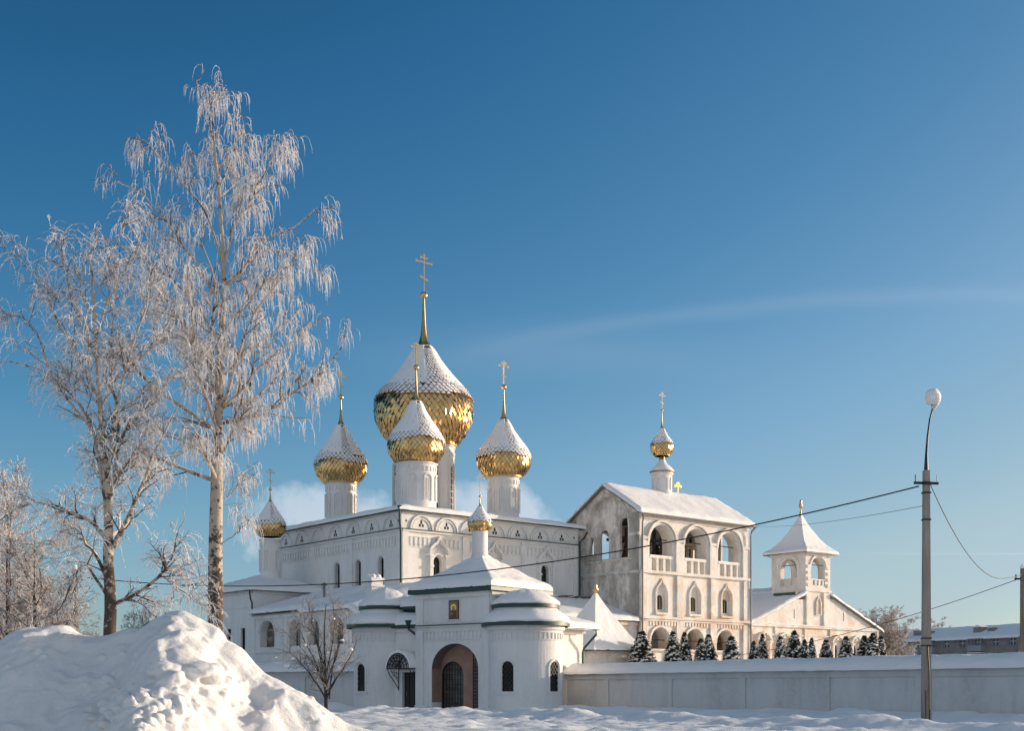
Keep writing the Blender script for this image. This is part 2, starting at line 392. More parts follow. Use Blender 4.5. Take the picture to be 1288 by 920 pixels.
def window(parent, mp, op, d=0.35, nv=1, nh=5, lattice=False, name='window', glass='glass', barmat='iron', bar=0.05):
    mb = MB(); c, h, sill, spring, rise = op
    mb.ribbon(mp, [(c - h + .03, sill), (c - h + .03, spring)] , 0.07, d - 0.06, d)
    mb.ribbon(mp, [(c + h - .03, sill), (c + h - .03, spring)] , 0.07, d - 0.06, d)
    mb.ribbon(mp, arc(c, spring, h - .03, 0, 180, 10, rise - .03 if rise > .1 else rise), 0.07, d - 0.06, d)
    if lattice:
        st = 0.3
        for sg in (-1, 1):
            for k in range(-12, 24):
                pts = []
                for q in range(0, 61):
                    z = sill + (spring + rise - sill) * q / 60; a = c + sg * (k * st - (z - sill) * 0.8)
                    if abs(a - c) < h and z < opz(op, a): pts.append((a, z))
                if len(pts) > 4: mb.ribbon(mp, [pts[0], pts[-1]], bar * 0.7, d - 0.10, d - 0.06)
    else:
        for i in range(nv):
            a = c - h + 2 * h * (i + 1) / (nv + 1); mb.pbox(mp, a - bar / 2, a + bar / 2, sill, opz(op, a), d - 0.07, d - 0.01)
        for i in range(nh):
            z = sill + (spring + rise - sill) * (i + 1) / (nh + 1)
            hh = h if z <= spring else h * math.sqrt(max(0, 1 - ((z - spring) / max(rise, 1e-3)) ** 2))
            mb.pbox(mp, c - hh, c + hh, z - bar / 2, z + bar / 2, d - 0.065, d - 0.015)
    o = mb.build(name, M[barmat], parent)
    g = MB(); fill(g, mp, op, d, d + 0.04); g.build('pane', M[glass], o)
    return o
def fbm(x, y, z=0.0, o=4): return noise.fractal(Vector((x, y, z)), 1.0, 2.0, o)
def snow_slab(mb, x0, x1, y0, y1, rz, t=0.3, seed=0.0, step=0.45, wob=0.07, ex=0.0, edges=(1, 1, 1, 1)):
    """rounded blanket of snow over a rectangular roof whose surface is rz(x, y)"""
    def axis(a, b, e0, e1):
        n = max(4, int((b - a) / step)); L = [a + (b - a) * i / n for i in range(n + 1)]
        ed = [0.0, 0.04, 0.15, 0.35, 0.65, 1.0]
        pts = set()
        for q in L:
            if q - a > t * 1.2 and b - q > t * 1.2: pts.add(q)
        pts |= {a + e * t for e in ed} | {b - e * t for e in ed}
        return sorted(pts)
    X = axis(x0, x1, 1, 1); Y = axis(y0, y1, 1, 1); vs = []; vb = []
    for x in X:
        for y in Y:
            ds = []
            if edges[0]: ds.append(x - x0)
            if edges[1]: ds.append(x1 - x)
            if edges[2]: ds.append(y - y0)
            if edges[3]: ds.append(y1 - y)
            e = min(ds) / t if ds else 1
            k = math.sqrt(max(0, 1 - (1 - min(e, 1)) ** 2))
            n1 = fbm(x * 0.5 + seed, y * 0.5, seed); n2 = fbm(x * 1.7 + seed, y * 1.7, seed + 5)
            fx = (x - (x0 + x1) / 2); fy = (y - (y0 + y1) / 2)
            push = max(0, 1 - e) if e < 1 else 0
            wx = wob * n2 * (1 if fx > 0 else -1) if min(x - x0, x1 - x) < t else 0
            wy = wob * n2 * (1 if fy > 0 else -1) if min(y - y0, y1 - y) < t else 0
            vs.append((x + wx, y + wy, rz(x, y) + t * k * (1 + 0.25 * n1) + 0.05 * n2 * k + ex))
            vb.append((x + wx, y + wy, rz(x, y) + ex - 0.04 - (0.05 * abs(n2) if e < .1 else 0)))
    nx, ny = len(X), len(Y)
    g = lambda i, j: i * ny + j
    mb.add(vs, [(g(i, j), g(i + 1, j), g(i + 1, j + 1), g(i, j + 1)) for i in range(nx - 1) for j in range(ny - 1)])
    # skirt to the underside
    ring = [g(i, 0) for i in range(nx)] + [g(nx - 1, j) for j in range(1, ny)] + [g(i, ny - 1) for i in range(nx - 2, -1, -1)] + [g(0, j) for j in range(ny - 2, 0, -1)]
    m = len(ring)
    mb.add([vs[i] for i in ring] + [vb[i] for i in ring], [(i, (i + 1) % m, (i + 1) % m + m, i + m) for i in range(m)])
    return mb
def hip(x0, x1, y0, y1, ze, za, p=1.0):
    """height of a hipped roof with four slopes meeting at the middle"""
    def f(x, y):
        a = min(min(x - x0, x1 - x) / ((x1 - x0) / 2), min(y - y0, y1 - y) / ((y1 - y0) / 2)); return ze + (za - ze) * max(a, 0) ** p
    return f
def snow_pyr(mb, x0, x1, y0, y1, rz, t=0.3, seed=0.0, wob=0.07, ex=0.0, nl=26, nside=22):
    cx, cy, hx_, hy_ = (x0 + x1) / 2, (y0 + y1) / 2, (x1 - x0) / 2, (y1 - y0) / 2
    per = []
    for k in range(nside): per.append((-1 + 2 * k / nside, -1))
    for k in range(nside): per.append((1, -1 + 2 * k / nside))
    for k in range(nside): per.append((1 - 2 * k / nside, 1))
    for k in range(nside): per.append((-1, 1 - 2 * k / nside))
    hm = min(hx_, hy_); lv = [0, .04 * t / hm, .15 * t / hm, .35 * t / hm, .65 * t / hm, t / hm]; a = lv[-1]; m = nl - 6
    lv += [a + (1 - a) * (k + 1) / m for k in range(m)]; lv[-1] = 0.9995
    vs = []; P = len(per); rows = [None] + lv
    for q, a in enumerate(rows):
        aa = 0 if a is None else a
        for (u, v) in per:
            x = cx + u * hx_ * (1 - aa); y = cy + v * hy_ * (1 - aa)
            n1 = fbm(x * 0.5 + seed, y * 0.5, seed); n2 = fbm(x * 1.7 + seed, y * 1.7, seed + 5)
            e = aa * hm / t; k = math.sqrt(max(0, 1 - (1 - min(e, 1)) ** 2)); w_ = wob * n2 * max(0, 1 - e)
            x += w_ * u; y += w_ * v
            z = rz(x, y) if 0 < aa < .999 else rz(cx + u * hx_ * (1 - aa), cy + v * hy_ * (1 - aa))
            if a is None: vs.append((x, y, z + ex - .04 - .05 * abs(n2)))
            else: vs.append((x, y, z + ex + t * k * (1 + .25 * n1) + .05 * n2 * k))
    mb.add(vs, [(i * P + j, i * P + (j + 1) % P, (i + 1) * P + (j + 1) % P, (i + 1) * P + j) for i in range(len(rows) - 1) for j in range(P)])
    return mb
def roof_mesh(mb, x0, x1, y0, y1, rz, th=0.12, n=10):
    vs = []; fs = []
    for i in range(n + 1):
        for j in range(n + 1):
            x = x0 + (x1 - x0) * i / n; y = y0 + (y1 - y0) * j / n; vs.append((x, y, rz(x, y) - 0.03))
    k = len(vs); vs += [(x, y, z - th) for x, y, z in vs]
    g = lambda i, j: i * (n + 1) + j
    for i in range(n):
        for j in range(n):
            q = (g(i, j), g(i + 1, j), g(i + 1, j + 1), g(i, j + 1)); fs += [q, tuple(a + k for a in reversed(q))]
    for i in range(n):
        for a, b in ((g(i, 0), g(i + 1, 0)), (g(i, n), g(i + 1, n)), (g(0, i), g(0, i + 1)), (g(n, i), g(n, i + 1))): fs.append((a, b, b + k, a + k))
    return mb.add(vs, fs)

# ------------------------------------------------------------------ onion domes
PROF = [(-0.80, 0.64), (-0.73, 0.70), (-0.62, 0.79), (-0.36, 0.945), (-0.12, 0.995), (0.05, 1.0), (0.16, 0.968), (0.25, 0.915), (0.34, 0.85), (0.44, 0.765), (0.54, 0.672), (0.64, 0.58), (0.74, 0.492), (0.85, 0.405), (0.96, 0.328), (1.06, 0.268), (1.14, 0.222), (1.20, 0.19), (1.27, 0.155)]
def prof_at(h):
    for (a, ra), (b, rb) in zip(PROF, PROF[1:]):
        if h <= b: t = max(0, (h - a) / (b - a)); t2 = t; return ra + (rb - ra) * t2
    return PROF[-1][1]
def cross_mb(cx, cy, z0, h, th, ang=0.0):
    """eight-pointed cross, bars along local x"""
    mb = MB(); ux, uy = math.cos(ang), math.sin(ang)
    mp = lambda s, d, z: (cx + ux * s - uy * d, cy + uy * s + ux * d, z)
    mb.pbox(mp, -th / 2, th / 2, z0, z0 + h, -th / 2, th / 2)
    for zf, wf in ((0.80, 0.50), (0.92, 0.20)):
        mb.pbox(mp, -h * wf / 2, h * wf / 2, z0 + h * zf - th / 2, z0 + h * zf + th / 2, -th * .45, th * .45)
        for sg in (-1, 1): mb.pbox(mp, sg * h * wf / 2 - th * .8, sg * h * wf / 2 + th * .8, z0 + h * zf - th, z0 + h * zf + th, -th * .4, th * .4)
    mb.ribbon(mp, [(-h * 0.14, z0 + h * 0.42), (h * 0.14, z0 + h * 0.34)], th, -th * .4, th * .4)
    mb.pbox(mp, -th, th, z0 + h - th, z0 + h + th * .6, -th * .4, th * .4)
    return mb
def dome(parent, cx, cy, zw, Rd, nsec, up=1.0, ball=2.28, top=3.11, lowk=1.0, snow_h=0.2, seed=0, row=0.085, neck=None, label=None, sun_side=-math.pi * 0.30, bare=0.2, rot=0):
    rnd = random.Random(seed)
    H = lambda h: zw + Rd * h * (up if h > 0 else lowk)
    d = MB(); prof = [((prof_at(h) - 0.03) * Rd, H(h)) for h in [(-0.8 + 2.05 * i / 40) for i in range(41)]]
    d.lathe(cx, cy, prof, 48); core = d.build('dome', M['gold_base'], parent, True)
    if label: core['label'] = label
    # gilded scales
    t = MB(); sn = MB(); hs = []; h = -0.80
    while h < 1.2:
        hs.append(h); h += row / (up if h > 0 else lowk) * (1.0 if h < 0.6 else 0.9)
    def P(h, a, e): r = (prof_at(h) + e) * Rd; return (cx + r * math.cos(a), cy + r * math.sin(a), H(h))
    for i in range(1, len(hs) - 1):
        for j in range(nsec):
            a = 2 * math.pi * (j + (0.5 if i % 2 else 0)) / nsec; da = math.pi / nsec
            x = [rnd.uniform(-.016, .016) for _ in range(4)]
            lt = rnd.uniform(-.024, .024) * 32 / nsec; hb = hs[i - 1] + .05 * (hs[i] - hs[i - 1]); t.add([P(hb, a, 0.022 + x[0]), P(hs[i], a + da * .93, 0.004 + lt), P(hs[i + 1] - .003, a, -.004 + x[2] * .4), P(hs[i], a - da * .93, 0.004 - lt)], [(0, 1, 2, 3)])
            dev = abs((a - sun_side + math.pi) % (2 * math.pi) - math.pi)
            inb = dev < bare * (0.5 + 0.5 * (hs[i] + .2)) + 0.12 * rnd.random()
            edge = snow_h + 0.05 * math.sin(3 * a + seed) + 0.03 * rnd.random()
            amount = None
            if hs[i] > edge - 0.13 and hs[i] <= edge + 0.12: amount = 0.40 + 0.6 * (hs[i] - edge + 0.13) / 0.14
            elif inb and hs[i] > edge: amount = rnd.uniform(0.7, 1.0)
            if amount:
                k = min(0.97, amount)
                b0 = hs[i + 1] - (hs[i + 1] - hs[i - 1]) * k * 0.93
                da2 = da * 0.94; e = 0.032
                if b0 < hs[i]: pts = [P(b0, a, e + .012), P(hs[i], a + da2 * .95, e), P(hs[i + 1], a, e - 0.01), P(hs[i], a - da2 * .95, e)]
                else:
                    wv = da2 * (hs[i + 1] - b0) / (hs[i + 1] - hs[i])
                    pts = [P(b0, a - wv * .3, e), P(b0, a + wv, e), P(hs[i + 1], a, e - .01), P(b0, a - wv, e)]
                sn.add(pts, [(0, 1, 2, 3)])
    t.build('scales', M['gold'], core)
    # snow cap
    n = 96
    cap = MB(); ph = [snow_h + 0.1 + (1.24 - snow_h - 0.1) * (i / 26) for i in range(27)]
    vs = []
    for i, hh in enumerate(ph):
        for j in range(n):
            a = 2 * math.pi * j / n; edge = snow_h + 0.05 * math.sin(3 * a + seed)
            h2 = max(hh, edge + 0.10)
            dev = abs((a - sun_side + math.pi) % (2 * math.pi) - math.pi)
            b = bare * (0.5 + 0.5 * (h2 + .2)); inb = 1 - min(1, max(0, (dev - b * .75) / 0.10))
            q = fbm(math.cos(a) * 2.2 + seed, math.sin(a) * 2.2, h2 * 2)
            e = 0.020 + 0.014 * min(1, max(0, h2 - edge - .1) / .5) + 0.010 * q
            e = e * (1 - inb) + (-0.012) * inb
            e *= min(1, (1.26 - h2) / 0.12) if h2 > 1.14 else 1
            p = P(h2, a, e); vs.append(p)
    cap.add(vs, [(i * n + j, i * n + (j + 1) % n, (i + 1) * n + (j + 1) % n, (i + 1) * n + j) for i in range(26) for j in range(n)])
    cap.add(sn.v, sn.f)
    cap.build('snow_cap', M['snow_roof'], core, True, 50)
    # spire, ball, cross
    zt = H(1.20); zb = zw + Rd * ball
    L = zb - zt; sp = MB()
    sp.lathe(cx, cy, [(0.225 * Rd, H(1.17)), (0.15 * Rd, zt + L * .05), (0.10 * Rd, zt + L * 0.12), (0.065 * Rd, zt + L * .25), (0.042 * Rd, zt + L * .5), (0.026 * Rd, zt + L * .8), (0.020 * Rd, zb)], 16)
    sp.build('spire', M['brass'], core, True)
    rb = 0.075 * Rd if Rd > 4 else 0.10 * Rd
    bb = MB(); bb.lathe(cx, cy, [(0.001, zb - rb)] + [(rb * math.cos(R(q)), zb + rb * math.sin(R(q))) for q in range(-75, 90, 15)] + [(0.001, zb + rb)], 16)
    bb.build('ball', M['gold'], core, True)
    cross_mb(cx, cy, zb + rb * .8, zw + Rd * top - zb - rb * .8, 0.034 * Rd if Rd < 4 else 0.022 * Rd, rot).build('cross', M['gold'], core)
    nk = MB(); rn = prof_at(-0.8) * Rd; zn = H(-0.8)
    nk.lathe(cx, cy, [(rn * .98, zn - .02), (rn * 1.06, zn - 0.0), (rn * 1.07, zn + 0.05 * Rd), (rn * 1.0, zn + 0.075 * Rd)], 40)
    nk.build('collar', M['gold_dull'], core, True, 40)
    return core

# ================================================================== ground
WL = Vector((3.9, 92.0)); WD = Vector((0.572, -0.820))        # street side of the long wall, left end and direction
WN = Vector((-0.820, -0.572))                                   # towards the street
def ground_z(x, y):
    p = Vector((x, y)) - WL; q = p.dot(WN)                        # distance in front of the wall line
    a = p.dot(WD)
    z = 0.10 * fbm(x * 0.10, y * 0.10, 3) + 0.05 * fbm(x * 0.5, y * 0.5, 9)
    pa = (x + 4.06) * -.629 + (y - 90.1) * -.777; pl = (x + 4.06) * .777 + (y - 90.1) * -.629        # track leaving the gate
    pf = 0.0
    if -2 < pa < 40:
        pl += 1.2 * fbm(pa * .08, 3.3); e_ = abs(pl); pf = min(1, max(0, (2.9 - e_) / .8))
        z += 0.22 * math.exp(-((e_ - 3.2) / .55) ** 2) * (0.6 + fbm(pa * .6, pl * .6, 5))
        z -= 0.09 * (math.exp(-((e_ - .95) / .22) ** 2)) + 0.05 * pf
    if -30 < q < 60 and -60 < a < 90:
        m = 0.5 + 0.5 * fbm(a * 0.22, 1.3, 2)
        z += 0.34 * math.exp(-((q - 0.4) / 1.4) ** 2) * (0.7 + 0.5 * m) * (1 - pf)
        z += 0.30 * math.exp(-((q - 5.0 - 0.6 * fbm(a * .1, 5)) / 1.2) ** 2) * (0.3 + m) * (1 - pf)
        rut = q - 11.0 - 0.5 * fbm(a * .07, 8); z += .05 * abs(fbm(x * 2.6, y * 2.6, 41)) * math.exp(-(rut / 4.5) ** 2)
        z -= 0.14 * math.exp(-((rut) / 3.2) ** 2)
        z -= 0.07 * (math.exp(-((rut - 1.0) / .35) ** 2) + math.exp(-((rut + 1.0) / .35) ** 2))
        z += 0.42 * math.exp(-((q - 16.6 - 1.0 * fbm(a * .09, 4)) / 1.5) ** 2) * (0.3 + m) * (1 - .8 * pf)
        z += 0.13 * max(0, fbm(x * 0.75, y * 0.75, 4)) * math.exp(-((q - 12) / 16) ** 2)
        z += 0.26 * max(0, fbm(x * 0.33, y * 0.45, 14) - 0.05)
        if q > 2: z += 0.10 * max(0, fbm(x * 1.4, y * 1.4, 21) - .12) + 0.16 * max(0, fbm(x * 0.8, y * 0.6, 31) - .15)
    return z
def axis(lo, hi, fa, fb, st, gr=1.22):
    L = list(np.arange(fa, fb + 1e-6, st)); d = st
    while L[-1] < hi: d *= gr; L.append(L[-1] + d)
    d = st
    while L[0] > lo: d *= gr; L.insert(0, L[0] - d)
    return L
gx = axis(-4200, 4200, -22, 48, 0.25); gy = axis(-400, 6500, 42, 100, 0.25)
V = np.zeros((len(gx), len(gy), 3), dtype=np.float32)
for i, x in enumerate(gx):
    for j, y in enumerate(gy): V[i, j] = (x, y, ground_z(x, y) * (1.0 if abs(x) < 200 and -60 < y < 300 else 0.4))
nx_, ny_ = len(gx), len(gy)
ii, jj = np.meshgrid(np.arange(nx_ - 1), np.arange(ny_ - 1), indexing='ij'); b = (ii * ny_ + jj).ravel()
Fq = np.stack([b, b + ny_, b + ny_ + 1, b + 1], 1)
g_ = link_mesh('snow_ground', np_mesh('snow_ground', V.reshape(-1, 3), Fq), M['snow'], smooth=True); tag(g_, kind='structure')

# ================================================================== cathedral
MA = R(39.7)
MO = Vector((-10.43, 120.0, 0))
def M2W(x, y, z=0.0): c, s = math.cos(MA), math.sin(MA); return Vector((MO.x + c * x - s * y, MO.y + s * x + c * y, z))
CW, CL, CH = 22.6, 23.4, 18.45
cat = empty('cathedral', MO, MA, 'white five-domed cathedral with gilded scaled onion domes under snow behind the gatehouse', 'cathedral')
faces = {
    'right': (plane_map((0, 0), (1, 0), (0, 1)), CW, [(4.25, .5, 11.6, 13.8, .5), (11.1, .5, 11.6, 13.8, .5), (18.0, .5, 11.6, 13.8, .5)]),
    'left': (plane_map((0, 0), (0, 1), (1, 0)), CL, [(3.5, .5, 11.6, 13.8, .5), (7.5, .5, 11.6, 13.8, .5), (11.4, .5, 11.6, 13.8, .5)]),
    'back': (plane_map((0, CL), (1, 0), (0, -1)), CW, []),
    'far': (plane_map((CW, 0), (0, 1), (-1, 0)), CL, []),
}
for nm, (mp, L, ops) in faces.items():
    mb = MB(); s0 = 0.0
    if nm in ('left', 'far'):
        wall(mb, mp, L - 0.9, 0, CH, ops, 0.9, s0=0.9)
    else: wall(mb, mp, L, 0, CH, ops, 0.9)
    mb.build('wall', M['white'], cat)
    if nm in ('right', 'left'):
        for op in ops: window(cat, mp, op, 0.5, 1, 7)
    # pilasters, arcaded frieze
    mb = MB()
    ps = [0.35, L / 3, 2 * L / 3, L - 0.35] if nm == 'right' else [0.35, L / 3 + .9, 2 * L / 3 + 0.4, L - 0.35]
    for s in ps: mb.pbox(mp, s - .34, s + .34, 0, 16.42, -0.16, 0.0)
    mb.pbox(mp, 0.02, L - .02, 16.44, 16.62, -0.22, 0.0); mb.pbox(mp, 0.02, L - .02, 18.18, 18.4, -0.20, 0.0)
    mb.pbox(mp, 0.72, L - .72, 15.98, 16.10, -0.10, 0.0); mb.pbox(mp, 0.72, L - .72, 15.0, 15.1, -0.07, 0.0)
    mb.build('cornice', M['white'], cat)
    mb = MB(); dentils(mb, mp, 0.8, L - .8, 0.52, 0.26, 15.3, 15.96, 0.13)
    for s in np.arange(1.06, L - .9, 0.52): mb.pbox(mp, s - .07, s + .07, 15.12, 15.3, -0.09, 0.0)
    mb.build('frieze', M['white'], cat)
    lb = MB(); lb.pbox(mp, -0.24, L + .24, 16.625, 16.70, -0.30, 0.0); lb.build('string_course_flashing', M['green'], cat)
    n = 7; sp_ = L / n * 0.985
    for i in range(n):
        c = L / 2 + (i - 3) * (3.0 if nm in ('right', 'back') else 3.32)
        mb = MB(); mb.ribbon(mp, arc(c, 16.72, 1.28, 0, 180, 18, 1.34), 0.16, -0.15, 0.0)
        mb.ribbon(mp, arc(c, 16.72, 1.02, 0, 180, 18, 1.06), 0.10, -0.08, 0.0)
        k = mb.build('kokoshnik', M['white'], cat)
        if not (nm == 'left' and i == 4):
            tr = MB()
            for (a, z) in ((-.17, 17.12), (.17, 17.12), (0, 17.40)): tr.pbox(mp, c + a - .11, c + a + .11, z - .13, z + .13, -0.012, 0.0)
            tr.pbox(mp, c - .10, c + .10, 17.53, 17.62, -0.012, 0)
            tr.build('vent_opening', M['dark'], k)
    for c in (0.55, L - .55):
        tr = MB(); tr.prism([(c - .13, 17.35), (c + .13, 17.35), (c, 17.62)], lambda a, z: mp(a, -0.012, z), lambda a, z: mp(a, 0, z))
        tr.build('vent_opening', M['dark'], cat)
    # window surrounds
    for op in ops:
        c = op[0]; mb = MB()
        if nm == 'right':
            for sg in (-1, 1):
                mb.pbox(mp, c + sg * .95 - .15, c + sg * .95 + .15, 11.2, 14.3, -0.32, 0.0)
                for zz in (11.2, 12.2, 13.2, 14.2): mb.pbox(mp, c + sg * .95 - .24, c + sg * .95 + .24, zz, zz + .2, -0.42, 0.0)
            og = [(c - 1.1, 14.5), (c - 1.0, 15.0), (c - .62, 15.35), (c - .25, 15.6), (c, 16.1), (c + .25, 15.6), (c + .62, 15.35), (c + 1.0, 15.0), (c + 1.1, 14.5)]
            mb.ribbon(mp, og, 0.24, -0.40, 0.0); mb.ribbon(mp, arc(c, 13.8, .72, 0, 180, 12), 0.14, -0.2, 0.0)
            mb.pbox(mp, c - .6, c + .6, 11.25, 11.45, -0.3, 0.0)
        else:
            mb.ribbon(mp, arc(c, 13.8, .66, 0, 180, 12), 0.10, -0.06, 0.0)
            for sg in (-1, 1): mb.pbox(mp, c + sg * .66 - .05, c + sg * .66 + .05, 11.5, 13.8, -0.06, 0.0)
        mb.build('window_surround', M['white'], cat)
rz = hip(-.5, CW + .5, -.5, CL + .5, CH, CH + 1.7)
roof_mesh(MB(), -.5, CW + .5, -.5, CL + .5, rz).build('roof', M['green'], cat)
snow_pyr(MB(), -.62, CW + .62, -.62, CL + .62, rz, 0.42, 3.1, nside=44).build('roof_snow', M['snow_roof'], cat, True, 50)
mb = MB()
mb.tube([(-.45, -.35, 18.5), (-.45, -.35, 17.6), (-.3, -.22, 17.0), (-.22, -.22, 16.5), (-.22, -.22, 11.6), (-.5, -.35, 11.3)], 0.10, 8)
mb.tube([(-.48, -.38, 18.75), (-.48, -.38, 18.3)], [0.22, 0.12], 8); mb.build('downpipe', M['green'], cat, True, 50)
mb = MB(); mb.tube([(CW + .9, -.5, 18.1), (CW + .5, -.4, 17.4), (CW - .05, -.35, 17.0), (CW - .05, -.35, 9.5)], 0.11, 8); mb.build('downpipe', M['green'], cat, True, 50)

def drum(parent, cx, cy, r, z0, z1, name='drum', win=8, a_off=0.0, glaze=False, mt='white', low=None):
    d = MB(); mp = cyl_map(cx, cy, r, a_off)
    d.lathe(cx, cy, [(r, z0), (r, z1)], 64)
    dr = d.build(name, M[mt], parent, True, 40)
    t = MB(); C = 2 * math.pi * r
    Hh = z1 - z0; wz0 = low or z0 + Hh * .28; wz1 = z1 - Hh * .30
    for i in range(win):
        c = C * (i + .5) / win; hw = min(C / win * .28, 0.62)
        for sg in (-1, 1): t.pbox(mp, c + sg * hw - .07, c + sg * hw + .07, wz0, wz1, -0.13, 0.02, 1)
        t.ribbon(mp, arc(c, wz1, hw, 0, 180, 10), 0.15, -0.13, 0.02)
        if not glaze:
            t.pbox(mp, c - hw * .28, c - hw * .16, wz0 + .1, wz1, -0.06, 0.02); t.pbox(mp, c + hw * .16, c + hw * .28, wz0 + .1, wz1, -0.06, 0.02)
    nz_ = 40
    for zz, dp, hh in ((z1 - .12, .14, .12), (z1 - Hh * .09, .08, .09)):
        t.lathe(cx, cy, [(r, zz - .0), (r + dp, zz), (r + dp, zz + hh), (r, zz + hh)], 64)
    m = int(C / 0.42)
    for i in range(m):
        c = C * i / m; t.pbox(mp, c - .1, c + .1, z1 - Hh * .085 - .42, z1 - Hh * .09, -0.07, 0.02)
    t.build('arcature', M[mt], dr, False)
    if glaze:
        for i in range(win):
            c = C * (i + .5) / win; op = (c, 0.36, wz0, wz1, .36)
            w_ = MB(); fill(w_, mp, op, -0.02, 0.05); g = w_.build('window', M['glass'], dr)
            b_ = MB(); b_.pbox(mp, c - .03, c + .03, wz0, wz1 + .3, -0.06, -0.02)
            for q in range(7): z = wz0 + (wz1 - wz0) * (q + .5) / 7; b_.pbox(mp, c - .36, c + .36, z - .035, z + .035, -0.055, -0.02)
            b_.build('bars', M['frame_white'], g)
    return dr
SB = -1.86
near = drum(cat, 4.9, 4.5, 2.0, 18.6, 23.85, a_off=R(22)); dome(cat, 4.9, 4.5, 25.75, 2.85, 38, 1.25, 2.72, 3.6, .86, 0.16, 1, 0.088, sun_side=SB, label='nearest corner dome, in front of the great middle dome')
rgt = drum(cat, 16.25, 4.6, 1.62, 18.6, 23.75, a_off=R(22)); dome(cat, 16.25, 4.6, 25.7, 2.88, 38, 1.16, 2.64, 3.57, .86, 0.12, 2, 0.088, sun_side=SB, label='right-hand corner dome with the sun glinting on it')
lft = drum(cat, 4.9, 18.5, 1.62, 18.6, 23.65, a_off=R(22)); dome(cat, 4.9, 18.5, 25.6, 2.85, 38, 1.25, 2.6, 3.6, .86, 0.14, 3, 0.088, sun_side=SB, label='left-hand corner dome, almost wholly in shade')
bck = drum(cat, 16.25, 18.5, 1.62, 18.6, 23.7, a_off=R(22)); dome(cat, 16.25, 18.5, 25.7, 2.85, 38, 1.2, 2.6, 3.5, .86, 0.14, 4, 0.088, sun_side=SB, label='rear corner dome')
ctr = drum(cat, 10.65, 11.2, 3.25, 18.9, 27.2, a_off=R(7.5), glaze=True, win=8, low=20.0); dome(cat, 10.65, 11.2, 31.45, 5.25, 54, 1.0, 2.28, 3.11, 1.0, 0.20, 5, 0.068, sun_side=SB, bare=0.26, label='great middle dome, twice the size of the others')

# ================================================================== side chapel and gallery on the left of the cathedral
ch = empty('side_chapel', M2W(-8, 14.3), MA, 'low white side chapel with its own small gilded dome left of the cathedral', 'chapel')
mpr = plane_map((0, 0), (1, 0), (0, 1)); mpl = plane_map((0, 0), (0, 1), (1, 0))
opsl = [(1.9, .45, 5.4, 7.6, .0), (4.9, .45, 5.4, 7.6, 0.0), (7.6, .45, 5.4, 7.6, 0.0)]
wall(MB(), mpr, 7.95, 0, 11.3, [], .6).build('wall', M['white'], ch)
mb = MB(); wall(mb, mpl, 9.4, 0, 11.3, opsl, .6, s0=.6); mb.build('wall', M['white'], ch)
for op in opsl: window(ch, mpl, op, .25, 1, 3)
mb = MB(); mb.pbox(plane_map((0, 9.4), (1, 0), (0, -1)), 0, 7.9, 0, 11.2, 0, .5); mb.build('wall', M['white'], ch)
mb = MB()
for mp, L in ((mpr, 7.9), (mpl, 9.4)):
    mb.pbox(mp, 0, L, 11.0, 11.25, -0.2, 0); mb.pbox(mp, 0, L, 9.6, 9.72, -0.08, 0); mb.pbox(mp, -.08, .5, 0, 11, -0.1, 0)
mb.build('cornice', M['white'], ch)
rz = hip(-.5, 8.3, -.5, 9.9, 11.35, 13.1, 0.8)
mb = MB(); roof_mesh(mb, -.5, 7.9, -.5, 9.9, rz); mb.build('roof', M['grey_metal'], ch)
snow_slab(MB(), -.6, 7.92, -.6, 10, rz, .38, 8.2, .5, 0.12).build('roof_snow', M['snow_roof'], ch, True, 50)
drum(ch, 4.0, 3.6, 1.02, 12.3, 16.9, a_off=R(10), win=6); dome(ch, 4.0, 3.6, 18.3, 1.62, 26, 1.25, 2.35, 3.65, .86, 0.12, 6, 0.12, sun_side=SB, rot=0)
mb = MB(); mb.tube([(-.35, -.1, 11.2), (-.35, -.3, 10.4), (-.12, -.2, 10.0), (-.12, -.2, 9.4)], .08, 8); mb.build('downpipe', M['green'], ch, True, 50)

ga = empty('arcaded_gallery', M2W(-8, 4.2), MA, 'low white arcaded gallery under a snowy lean-to roof below the shaded cathedral wall', 'gallery')
mpl = plane_map((0, 0), (0, 1), (1, 0))
opsA = [(7.1, 1.45, 5.55, 7.0, 1.15), (1.75, 1.1, 5.55, 7.0, 1.0), (-1.5, 1.1, 5.55, 7.0, 1.0), (-5.6, 1.1, 5.55, 7.0, 1.0), (-9.2, 1.1, 5.55, 7.0, 1.0)]
def sh(ops, k): return [(o[0] + k, *o[1:]) for o in ops]
mp2 = plane_map((0, -11), (0, 1), (1, 0)); ops2 = sh(opsA, 11)
wall(MB(), mp2, 21.05, 0, 8.75, ops2, .8).build('wall', M['white'], ga)
mb = MB()
mb.pbox(mp2, 0, 21.05, 5.0, 5.15, -0.14, 0); mb.pbox(mp2, 0, 21.05, 8.3, 8.6, -0.18, 0); mb.pbox(mp2, 0, 21.05, 4.2, 4.3, -0.08, 0)
for o in ops2: mb.ribbon(mp2, arc(o[0], o[3], o[1] + .16, 0, 180, 14, o[4] + .16), .16, -0.10, 0)
for s in (0.3, 3.6, 7.6, 11.2, 14.4, 15.1, 20.7): mb.pbox(mp2, s - .3, s + .3, 0, 8.3, -0.12, 0)
mb.build('moulding', M['white'], ga)
mb = MB(); mb.pbox(mp2, .1, 20.9, 5.25, 5.45, .8, 7.5); mb.build('floor_slab', M['white'], ga)
mb = MB(); mb.pbox(mp2, 0.4, 20.9, 5.45, 8.6, 3.2, 3.4); mb.build('inner_wall', M['white'], ga)
for o in ops2:
    mb = MB(); fill(mb, mp2, (o[0] + .5, o[1] * .62, 5.5, 7.0, .6), 3.12, 3.2); mb.build('inner_window', M['glass'], ga)
